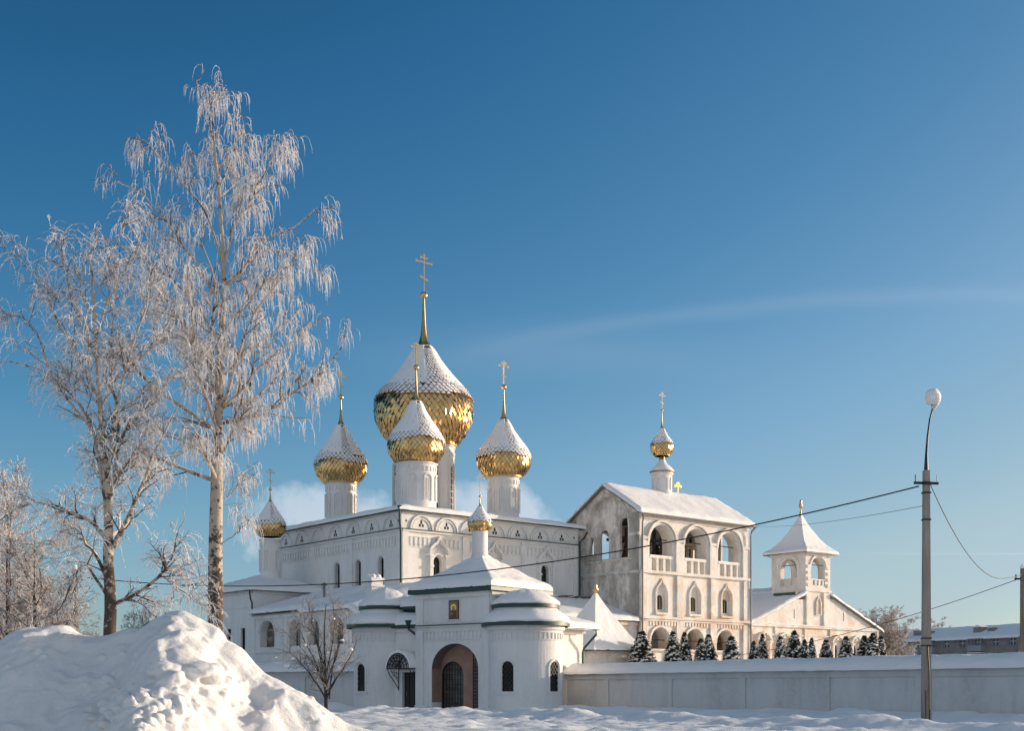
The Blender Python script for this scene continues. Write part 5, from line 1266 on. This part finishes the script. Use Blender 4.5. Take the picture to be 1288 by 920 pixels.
def make_tree(name, org, label, trunk, limbs, seed, spec, group=None, rz=0.0):
    """trunk: (pts (K,3), radii), limbs: list of (pts, r0, r1); spec: counts and habits"""
    g = np.random.default_rng(seed)
    o = empty(name, org, rz, label, 'tree', group)
    tp_, tr = trunk; v_, f_ = tubes(tp_[None], tr[None], 14); me = np_mesh('trunk', v_, f_); link_mesh('trunk', me, M[spec['bark']], o, True)
    Kp = 14; LP = np.array([sample_line(l[0], Kp) for l in limbs]); LR = np.array([np.linspace(l[1], l[2], Kp) for l in limbs])
    v_, f_ = tubes(LP, LR, 8); me = np_mesh('limbs', v_, f_); link_mesh('limbs', me, M[spec['limb_bark']], o, True)
    S1, R1 = children(LP, LR, spec['n1'], .08, 1, 25, 62, *spec['L1'], spec['d1'], 7, g, spec.get('up1', .15), .55, .008, .16, rmax=.03)
    S2, R2 = children(np.concatenate([S1]), R1, spec['n2'], .1, 1, 25, 75, *spec['L2'], spec['d2'], 6, g, spec.get('up2', .1), .6, .006, .2, rmax=.014)
    v_, f_ = join([tubes(S1, R1, 5), tubes(S2, R2, 4)]); link_mesh('branches', np_mesh('branches', v_, f_), M[spec['br_mat']], o, True)
    # hanging or fuzzy frosted twigs
    bits = []
    for (src, rs, n, L, dr, ang, up, rad) in spec['twigs']:
        P_, R_ = (S1, R1) if src == 1 else (S2, R2)
        Q, RR = children(P_, R_, n, .15, 1, *ang, *L, dr, 6, g, up, .5, .004, .14, taper=False)
        t_ = np.linspace(0, 1, 6)[None, :]
        prof = rad * (0.45 + g.uniform(.1, 1.0, (n, 6))) * (1 - t_ ** 3 * .75); bits.append(tubes(Q, prof, 3)); last = (Q, RR)
        if src == 3: pass
    if spec.get('fuzz'):
        n, L, rad = spec['fuzz']
        Q, RR = children(last[0], last[1], n, .1, 1, 15, 50, *L, .12, 3, g, 0.0, .5, .003, .1, taper=False)
        bits.append(tubes(Q, rad * g.uniform(.5, 1.2, (n, 3)), 3))
    v_, f_ = join(bits); link_mesh('frosted_twigs', np_mesh('frosted_twigs', v_, f_), M[spec['twig_mat']], o, False)
    return o

# --- the tall weeping birch
D1 = 42.0; o1 = Vector((at(271, HY, D1).x, D1, 0)); g1 = np.random.default_rng(5)
tpx = [(271, 900), (271, 785), (271, 700), (272.5, 620), (274, 540), (277, 470), (280, 400), (281, 335), (277, 262), (271, 200), (268, 155), (264, 120)]
tk = px_line(D1, tpx, 0, 60, o1, g1, .01); zz = tk[:, 2]
rad = np.interp(zz, [0, 3.5, 8, 10.5, 14, 18, 21.5], [.29, .26, .205, .15, .095, .05, .015])
limbs = []
def T1(pts, d, r0, r1=.012): limbs.append((px_line(D1, pts, d, 16, o1, g1, .05), r0, r1))
T1([(273, 535), (287, 531), (336, 518), (377, 489), (401, 472), (422, 447), (432, 425)], -1.5, .07)
T1([(274, 517), (284, 510), (317, 502), (341, 483), (358, 459), (371, 437), (390, 402)], 1.5, .06)
T1([(277, 480), (303, 450), (330, 431), (363, 404), (392, 383)], 1.0, .05)
T1([(274, 545), (265, 537), (205, 496), (155, 450), (118, 436), (98, 430)], -1.0, .085)
T1([(276, 505), (272, 494), (254, 456), (235, 423), (216, 391), (200, 350), (180, 315), (165, 288)], 1.0, .065)
T1([(272, 570), (250, 560), (226, 572), (200, 575), (170, 560)], .8, .05)
T1([(272, 585), (240, 560), (205, 545), (185, 520), (160, 500)], -2.0, .05)
T1([(281, 337), (298, 278), (321, 242), (345, 195), (356, 180)], -.6, .04)
T1([(280, 365), (304, 343), (330, 304), (370, 285), (396, 262), (404, 268)], .8, .045)
T1([(278, 325), (259, 268), (233, 236), (206, 206), (185, 180), (172, 178)], .6, .04)
T1([(280, 395), (255, 343), (223, 298), (200, 265), (160, 232), (138, 228)], -1.0, .05)
T1([(280, 420), (310, 380), (345, 345), (372, 330), (395, 300)], -1.6, .045)
T1([(280, 435), (250, 390), (215, 350), (170, 320), (132, 300), (120, 292)], -1.6, .05)
T1([(275, 240), (290, 200), (300, 170), (303, 150)], .3, .025)
T1([(270, 180), (256, 140), (249, 112), (250, 96)], .1, .02)
T1([(268, 150), (275, 124), (284, 108)], .2, .012)
T1([(272, 690), (288, 678), (302, 668), (312, 655)], -.8, .02)
T1([(272, 745), (255, 735), (225, 738), (205, 722)], .6, .03)
T1([(272, 640), (290, 622), (300, 605), (312, 585)], 1.0, .02)
T1([(281, 360), (330, 318), (365, 320), (400, 345)], 1.4, .04)
def crownR(z): return float(np.interp(z, [5.5, 8, 9.5, 13, 17.2, 19.3, 21, 22.3], [1.4, 2.4, 3.8, 4.0, 2.9, 1.6, .6, .3]))
for k in range(13):
    z0 = g1.uniform(7.5, 19.4); i = int(np.argmin(abs(zz - z0))); az = g1.uniform(0, 2 * math.pi); el = math.radians(g1.uniform(34, 62)) * (1 if z0 > 9 else .6)
    p = tk[i].copy(); pts = [p.copy()]; d_ = np.array([math.cos(az) * math.cos(el), math.sin(az) * math.cos(el), math.sin(el)]); L = 0; lim = g1.uniform(.65, 1.0)
    for q in range(14):
        p = p + d_ * .42; pts.append(p.copy()); d_ = norm(d_ + g1.normal(size=3) * .11 + np.array([0, 0, .015])); c_ = np.array([np.interp(p[2], zz, tk[:, 0]), np.interp(p[2], zz, tk[:, 1])])
        if np.hypot(*(p[:2] - c_)) > crownR(p[2]) * lim or p[2] > 21.5: break
    if len(pts) > 3: limbs.append((sample_line(pts, 16), rad[i] * .42, .01))
spec = dict(bark='birch', limb_bark='birch', br_mat='bark', twig_mat='frost', n1=390, L1=(.6, 1.9), d1=.05, up1=.25, n2=1200, L2=(.35, 1.1), d2=.16, up2=.05,
            twigs=[(2, 0, 5000, (.2, .9), 1.3, (20, 60), -.5, .0092), (1, 0, 1100, (.3, 1.1), 1.4, (20, 60), -.6, .0105)], fuzz=(8500, (.04, .12), .006))
make_tree('birch', o1, 'tallest weeping birch thick with hoarfrost rising behind the snow heap', (tk, rad), limbs, 21, spec)

# --- second birch, forked, left of it
D2 = 39.0; o2 = Vector((at(138, HY, D2).x, D2, 0)); limbs = []; g2 = np.random.default_rng(8)
tpx = [(138, 900), (138, 800), (139, 760), (136, 700), (136, 650), (133, 600), (128, 540), (124, 480), (120, 420), (117, 360), (112, 320)]
tk = px_line(D2, tpx, 0, 50, o2, g2, .01); zz = tk[:, 2]; rad = np.interp(zz, [0, 3, 5.5, 8, 11, 15.5], [.24, .20, .16, .11, .07, .02])
def T2(pts, d, r0, r1=.010): limbs.append((px_line(D2, pts, d, 16, o2, g2, .05), r0, r1))
T2([(140, 762), (170, 748), (200, 725), (216, 706), (222, 675), (232, 640)], -.8, .075)
T2([(200, 722), (218, 735), (240, 752), (262, 768)], -.5, .03)
T2([(140, 692), (160, 655), (176, 618), (184, 600), (198, 560), (222, 520), (240, 480)], .8, .09)
T2([(136, 645), (128, 600), (118, 540), (95, 500), (60, 470), (20, 458), (-10, 455)], .6, .08)
T2([(134, 610), (140, 560), (150, 500), (165, 440), (185, 380), (190, 330)], -.6, .06)
T2([(136, 640), (146, 590), (148, 530), (140, 460), (142, 400), (150, 340)], .9, .06)
T2([(135, 680), (118, 660), (98, 648), (80, 645), (50, 632), (20, 640), (-12, 662)], -1.2, .07)
T2([(136, 735), (122, 700), (108, 685), (100, 670), (80, 660), (60, 652)], .5, .06)
T2([(138, 755), (118, 725), (105, 710), (90, 735), (80, 760), (60, 777), (40, 770)], -1.5, .05)
T2([(128, 560), (100, 520), (70, 480), (50, 430), (28, 400), (0, 395)], -.8, .05)
T2([(124, 500), (98, 450), (70, 400), (52, 360), (30, 330), (8, 318)], .5, .045)
T2([(120, 450), (100, 400), (85, 350), (75, 320), (70, 305)], -.4, .04)
T2([(120, 430), (135, 380), (155, 340), (170, 312)], .3, .035)
T2([(130, 590), (160, 540), (195, 500), (225, 460), (240, 420)], 1.3, .05)
T2([(125, 520), (150, 470), (190, 440), (215, 400), (225, 360)], -1.2, .045)
T2([(118, 400), (100, 360), (110, 325), (125, 298)], .1, .03)
def crown2(z): return float(np.interp(z, [4, 6, 9, 12, 14, 15.8], [2.0, 3.0, 3.6, 3.3, 2.3, .8]))
for k in range(12):
    z0 = g2.uniform(5, 14.3); i = int(np.argmin(abs(zz - z0))); az = g2.uniform(0, 2 * math.pi); el = math.radians(g2.uniform(25, 55)); p = tk[i].copy(); pts = [p.copy()]
    d_ = np.array([math.cos(az) * math.cos(el), math.sin(az) * math.cos(el), math.sin(el)]); lim = g2.uniform(.6, 1.0)
    for q in range(12):
        p = p + d_ * .38; pts.append(p.copy()); d_ = norm(d_ + g2.normal(size=3) * .16)
        if np.hypot(p[0], p[1]) > crown2(p[2]) * lim: break
    if len(pts) > 3: limbs.append((sample_line(pts, 16), rad[i] * .4, .008))
spec2 = dict(bark='birch', limb_bark='birch', br_mat='bark', twig_mat='frost', n1=360, L1=(.6, 1.7), d1=.02, up1=.2, n2=1500, L2=(.3, .85), d2=.07, up2=.05,
             twigs=[(2, 0, 5200, (.14, .5), .4, (25, 80), -.1, .0072), (1, 0, 800, (.4, 1.2), .5, (30, 80), -.1, .010)], fuzz=(7000, (.05, .13), .0055))
make_tree('birch', o2, 'lower forked birch with frosted crown at the left behind the snow heap', (tk, rad), limbs, 33, spec2)

# --- generic bare tree for the background
def gen_tree(name, x, y, h, spread, label, seed, scale=1.0, twig='frost_brown', bark_='bark', dens=1.0, base=.25, group=None, cat_mult=1.0, z=0.0, thick=1.0):
    g = np.random.default_rng(seed); n = 24; zs = np.linspace(0, h * .93, n); tk_ = np.stack([np.cumsum(g.normal(size=n)) * .012 * h / 8, np.cumsum(g.normal(size=n)) * .012 * h / 8, zs], 1); tk_ -= [tk_[0, 0], tk_[0, 1], 0]
    r_ = np.interp(zs, [0, h * .3, h], [h * .017, h * .011, .01]); L_ = []
    for k in range(int(26 * dens)):
        t_ = g.uniform(base, .95); i = int(t_ * (n - 1)); az = g.uniform(0, 2 * math.pi); el = math.radians(g.uniform(25, 60)); p = tk_[i].copy(); pts = [p.copy()]
        d_ = np.array([math.cos(az) * math.cos(el), math.sin(az) * math.cos(el), math.sin(el)]); Rm = spread * math.sin(math.pi * min(1, .18 + .82 * (1 - t_)) ** .8 * .93) * g.uniform(.7, 1.05) + .2
        for q in range(9):
            p = p + d_ * spread * .16; pts.append(p.copy()); d_ = norm(d_ + g.normal(size=3) * .14 + np.array([0, 0, .03]))
            if np.hypot(p[0], p[1]) > Rm or p[2] > h: break
        if len(pts) > 2: L_.append((sample_line(pts, 14), max(.012, r_[i] * .45), .008))
    s_ = spread; sp_ = dict(bark=bark_, limb_bark=bark_, br_mat='frost_brown' if twig == 'frost_brown' else 'bark', twig_mat=twig, n1=int(260 * dens), L1=(.18 * s_, .5 * s_), d1=.02, up1=.2, n2=int(1300 * dens), L2=(.09 * s_, .26 * s_), d2=.05, up2=.1,
                      twigs=[(2, 0, int(3600 * dens), (.05 * s_, .17 * s_), .08, (20, 70), .05, .010 * scale * thick)], fuzz=None)
    return make_tree(name, Vector((x, y, z)), label, (tk_, r_), L_, seed, sp_, group)
gl = 'frosted trees behind the birches at left'
X_ = lambda px, D: (px - CX) / F * D
gen_tree('bare_tree', X_(43, 55), 55, 9.0, 2.9, 'slender frosted tree with a crooked low branch near the left edge', 101, 1.0, 'frost_thin', 'birch', .8, .12, gl)
gen_tree('bare_tree', X_(8, 62), 62, 11.5, 4.2, 'brown frosted tree cut by the left edge of the view', 102, 1.2, 'frost_thin', 'bark', .75, .15, gl)
gen_tree('bare_tree', X_(68, 86), 86, 9.0, 3.8, 'distant brown bushy tree just left of the timber pole', 103, 1.6, 'frost_brown', 'bark', .7, .08, gl)
gen_tree('bare_tree', X_(20, 95), 95, 12.0, 5.0, 'distant brown tree low at the left edge behind the crooked branch', 104, 1.7, 'frost_brown', 'bark', .8, .08, gl)
gen_tree('bare_tree', X_(-25, 70), 70, 13.0, 5.0, 'tall frosted tree mostly outside the left edge', 105, 1.4, 'frost_thin', 'bark', .8, .15, gl)
gen_tree('bare_tree', X_(200, 120), 120, 9.0, 3.6, 'small hazy frosted tree low between the two birches', 106, 2.2, 'frost_thin', 'bark', .9, .08, gl)
gen_tree('bare_tree', X_(58, 70), 70, 7.6, 2.8, 'low brown twiggy tree left of the timber pole', 107, 1.3, 'frost_brown', 'bark', .7, .08, gl)
for k in range(5):
    gen_tree('bare_tree', X_([-8, 28, 55, 72, 45][k], 74 + 9 * k), 74 + 9 * k, [6.5, 7.5, 6, 7, 9][k], 3.2, 'low brown undergrowth tree in the dense thicket at far left', 120 + k, 1.6, 'frost_brown', 'bark', 1.0, .04, 'undergrowth trees in the thicket at far left')
gr_ = 'frosted trees beyond the refectory at right'
for k, (px, tp2, D, sp_, lb) in enumerate(((1108, 771, 178, 4.4, 'round frosted tree directly right of the refectory corner'), (1131, 777, 195, 3.6, 'broad pale frosted tree right of the round one before the apartment block'), (1180, 779, 300, 3.6, 'frosted tree crown showing over the apartment roof'), (1092, 785, 168, 3.8, 'low frosted tree nearest the refectory corner'), (1112, 800, 170, 3.6, 'low dense brown tree between refectory and apartment block'))):
    gen_tree('bare_tree', X_(px, D), D, ZC + (HY - tp2) / F * D, sp_, lb, 140 + k, 3.6, 'frost_thin' if k in (0, 1, 2) else 'frost_brown', 'bark', 1.0, .12, gr_, thick=1.2)

# --- young multi-stemmed tree before the gallery
D3 = 80.0; o3 = Vector((at(409, HY, D3).x, D3, 0)); g3 = np.random.default_rng(14); limbs = []
tk = px_line(D3, [(410, 900), (410, 880), (409, 850), (408, 800), (410, 760)], 0, 24, o3, g3, .01); rad = np.interp(tk[:, 2], [0, 2, 7], [.13, .09, .02])
def T3(pts, d, r0): limbs.append((px_line(D3, pts, d, 14, o3, g3, .06), r0, .012))
T3([(410, 880), (398, 860), (382, 838), (366, 824), (350, 818)], -.8, .06); T3([(410, 872), (400, 845), (384, 822), (366, 800), (352, 795)], .3, .05); T3([(412, 870), (424, 852), (438, 836), (448, 830)], .3, .045); T3([(409, 862), (395, 830), (380, 800), (368, 775)], .6, .06)
T3([(411, 878), (420, 860), (432, 840), (444, 820), (447, 812)], -.5, .06); T3([(410, 865), (420, 830), (430, 795), (436, 775)], .7, .05)
T3([(409, 855), (400, 815), (392, 780), (388, 758)], -.6, .05); T3([(410, 850), (418, 810), (420, 775), (418, 755)], .2, .05); T3([(402, 850), (385, 842), (362, 842)], .8, .03)
T3([(414, 880), (417, 850), (425, 815), (428, 790)], -.9, .05); T3([(408, 840), (396, 800), (378, 785), (365, 795)], -.9, .04)
spec3 = dict(bark='bark', limb_bark='bark', br_mat='bark', twig_mat='frost_brown', n1=150, L1=(.8, 2.0), d1=-.01, up1=.2, n2=480, L2=(.4, 1.1), d2=0.0, up2=.1, twigs=[(2, 0, 1100, (.2, .6), .02, (20, 60), .05, .009)], fuzz=None)
yt = make_tree('young_tree', o3, 'small bare many-stemmed tree holding blobs of snow before the gallery', (tk, rad), limbs, 55, spec3)
mb = MB(); g3 = random.Random(3)
for (px, py) in ((388, 797), (393, 781), (347, 828), (368, 829), (420, 779), (405, 834), (399, 818), (436, 828), (425, 840), (383, 812), (414, 800), (430, 806), (376, 842), (396, 845), (410, 822), (441, 818), (360, 838)):
    p = at(px, py, D3 + g3.uniform(-.6, .6)) - o3; r = g3.uniform(.07, .17)
    mb.lathe(p.x, p.y, [(.001, p.z - r * .6), (r * .8, p.z - r * .4), (r, p.z), (r * .7, p.z + r * .5), (.001, p.z + r * .75)], 10, jit=lambda rr, z, a: (rr * (1 + .25 * math.sin(2 * a + px)), z))
mb.build('snow', M['snow_roof'], yt, True)

# ================================================================== the snow heap
SIL = [(-260, 905), (-160, 870), (-60, 822), (0, 811), (21, 796), (38, 790.5), (52, 792), (70, 790.5), (84, 788), (100, 799), (115, 802), (128, 801), (140, 798), (168, 792.5), (178, 795), (185, 789), (196, 780), (216, 770), (231, 768), (252, 778), (279, 792), (285, 806), (307, 817), (321, 834), (335, 848), (360, 859), (384, 873), (412, 892), (433, 907), (450, 914), (500, 930), (600, 975), (700, 1030)]
sX = [(a - CX) / F * 18 for a, b_ in SIL]; sZ = [ZC + (HY - b_) / F * 18 for a, b_ in SIL]
def heap_h(X, Y, fine=True):
    hc = float(np.interp(X, sX, sZ)); px = X / 18 * F + CX
    yc = 18.0 - 0.10 * max(0, X + 4.6) + 0.25 * fbm(X * .8, 2.0)
    d_ = yc - Y
    rng_ = math.exp(-((px - 262) / 60) ** 2)
    fr = (0.80 - .25 * rng_) if d_ > 0 else 1.0
    drop = fr * (math.sqrt(d_ * d_ + .10) - .316)
    h = hc - drop
    if fine:
        k_ = min(1, abs(d_) * 2 + .15)
        rg = max(0, 1 - abs(fbm(X * 1.5 + 3, Y * 1.5, 11)) * 3)
        h += 0.13 * fbm(X * 1.0, Y * 1.0, 7) * k_ + 0.05 * rg * k_ + 0.045 * fbm(X * 3.2, Y * 3.2, 1) * k_ + .012 * fbm(X * 9, Y * 9, 4)
        for (bx, by, ba, br) in BUMPS: h += ba * math.exp(-(((X - bx) ** 2 + (Y - by) ** 2) / br ** 2))
    return h
BUMPS = []
def hit(px, py):
    """where the sight line through a photo point meets the heap"""
    Y = 9.0
    while Y < 21:
        p = at(px, py, Y)
        if heap_h(p.x, p.y) > p.z: return p
        Y += .04
    return at(px, py, 17)
pre = []
for (px, py, a, r) in ((299, 846, -.09, .15), (329, 878, -.16, .24), (296, 866, -.05, .12), (318, 869, -.05, .09), (333, 846, -.08, .10), (268, 905, -.06, .3), (262, 885, .12, .35), (225, 870, .08, .3), (345, 905, .05, .35), (395, 900, .06, .25),
                       (300, 806, .07, .2), (288, 826, -.05, .16), (88, 810, .05, .15), (150, 806, .05, .3), (60, 850, .06, .5), (120, 870, -.06, .5), (30, 900, .08, .5), (215, 905, .16, .45), (240, 860, -.10, .2), (180, 850, -.08, .3)):
    p = hit(px, py); pre.append((p.x, p.y, a, r))
BUMPS.extend(pre)
hx = np.arange(-11.5, 0.6, .055); hy = np.arange(11.0, 22.5, .055); nX, nY = len(hx), len(hy)
V = np.zeros((nX, nY, 3)); 
for i, x in enumerate(hx):
    for j, y in enumerate(hy): V[i, j] = (x, y, max(-.3, heap_h(x, y)))
idx = np.arange(nX * nY).reshape(nX, nY); top_f = np.stack([idx[:-1, :-1], idx[1:, :-1], idx[1:, 1:], idx[:-1, 1:]], -1).reshape(-1, 4)
ring = np.concatenate([idx[:, 0], idx[-1, 1:], idx[::-1, -1][1:], idx[0, ::-1][1:-1]]); nv = nX * nY
low = V.reshape(-1, 3)[ring].copy(); low[:, 2] = -.6; m_ = len(ring); sk_ = np.stack([ring, nv + np.arange(m_), nv + (np.arange(m_) + 1) % m_, np.roll(ring, -1)], 1)
hv = [V.reshape(-1, 3), low]; hf = [top_f, sk_]
HV = np.vstack(hv); HF = np.vstack(hf)
def lump(c, rx, ry, rz_, rot, seed, n=18):
    """rounded irregular block of snow"""
    vs, fs = [], []
    q = Quaternion((0, 0, 1), rot[2]) @ Quaternion((0, 1, 0), rot[1]) @ Quaternion((1, 0, 0), rot[0])
    for i in range(n + 1):
        th = math.pi * i / n
        for j in range(2 * n):
            ph_ = math.pi * j / n; d_ = Vector((math.sin(th) * math.cos(ph_), math.sin(th) * math.sin(ph_), math.cos(th)))
            e = (abs(d_.x) ** 3 + abs(d_.y) ** 3 + abs(d_.z) ** 3) ** (-1 / 3.0); k = e * (1 + .22 * fbm(d_.x * 1.3 + seed, d_.y * 1.3, d_.z * 1.3) + .06 * fbm(d_.x * 5 + seed, d_.y * 5, d_.z * 5))
            v_ = Vector((d_.x * rx, d_.y * ry, d_.z * rz_)) * k; vs.append(tuple(q @ v_ + Vector(c)))
    for i in range(n):
        for j in range(2 * n): fs.append((i * 2 * n + j, i * 2 * n + (j + 1) % (2 * n), (i + 1) * 2 * n + (j + 1) % (2 * n), (i + 1) * 2 * n + j))
    return vs, fs
hp = MB(); hp.v = [tuple(v_) for v_ in HV]; hp.f = [tuple(int(a) for a in f_) for f_ in HF] + [tuple(int(nv + k) for k in range(m_))]
big_l = []
for (px, py, rx, ry, rz_, rot, sd_) in ((205, 850, .24, .20, .11, (.1, .12, .3), 1), (238, 848, .34, .24, .09, (.15, .05, -.1), 2), (262, 852, .2, .2, .12, (.2, .3, 0), 3), (213, 862, .17, .16, .10, (.2, -.3, .2), 4), (86, 812, .09, .09, .09, (0, 0, 0), 5)):
    p = hit(px, py); vs, fs = lump((p.x, p.y + .04, p.z + .06), rx, ry, rz_, rot, sd_); hp.add(vs, fs)
rq = random.Random(77)
for k in range(190):
    if k < 110: px, py = rq.gauss(190, 34), rq.gauss(893, 15)
    elif k < 160: px, py = rq.uniform(230, 425), 0; py = np.interp(px, [230, 425], [845, 905]) + rq.uniform(-18, 30)
    else: px, py = rq.uniform(0, 230), rq.uniform(805, 915)
    if py > 922: continue
    p = hit(px, py)
    if p.y > 18.2 or heap_h(p.x, p.y) < p.z - .02 or p.z < .3: continue
    r_ = rq.uniform(.025, .075) * (1.25 if k < 110 else .8)
    vs, fs = lump((p.x, p.y + r_ * .3, p.z + r_ * .1), r_ * rq.uniform(.9, 1.5), r_, r_ * rq.uniform(.6, 1.0), (rq.uniform(-.6, .6), rq.uniform(-.6, .6), rq.uniform(0, 3)), k * 1.7, 8); hp.add(vs, fs)
heap = hp.build('snow_heap', M['snow_near'], None, True)
tag(heap, 'huge ploughed heap of sunlit snow filling the lower left foreground', 'snow heap')
rm = heap.modifiers.new('remesh', 'REMESH'); rm.mode = 'VOXEL'; rm.voxel_size = .022; rm.use_smooth_shade = True
sm = heap.modifiers.new('smooth', 'SMOOTH'); sm.iterations = 2; sm.factor = .6
# loose broken chunks at its foot
CH = [(163, 893, .10, .15), (176, 884, .13, .12), (196, 880, .12, .10), (207, 893, .09, .12), (222, 893, .12, .13), (208, 906, .13, .10), (188, 899, .10, .09), (175, 903, .09, .08), (152, 908, .10, .07), (166, 912, .08, .06), (140, 900, .10, .06), (133, 914, .12, .07), (190, 912, .10, .06), (118, 908, .09, .05), (231, 902, .08, .09), (245, 886, .06, .05), (158, 880, .06, .08), (215, 915, .12, .07), (178, 916, .11, .06)]
for i, (px, py, a, b_) in enumerate(CH):
    p = hit(px, py); r_ = random.Random(i + 40)
    vs, fs = lump((0, 0, 0), a * r_.uniform(.8, 1.1), a * r_.uniform(.7, 1.0), max(b_, .05) * r_.uniform(.8, 1.0), (r_.uniform(-.5, .5), r_.uniform(-.5, .5), r_.uniform(0, 3)), i * 3 + 10, 12)
    mb = MB(); mb.add(vs, fs); o = mb.build('snow_chunk', M['snow_near'], None, True); o.location = (p.x, p.y + .02, p.z + b_ * .25)
    tag(o, {1: 'largest upper snow chunk at the top edge of the broken patch on the heap', 10: 'snow chunk farthest left but one among the loose pieces on the heap', 13: 'small half-buried snow chunk leftmost of the loose pieces on the heap', 15: 'small snow chunk highest and rightmost of the loose pieces on the heap'}.get(i, 'middling broken chunk of snow inside the crumbled patch on the heap'), 'snow chunk', 'loose snow chunks at the foot of the heap')
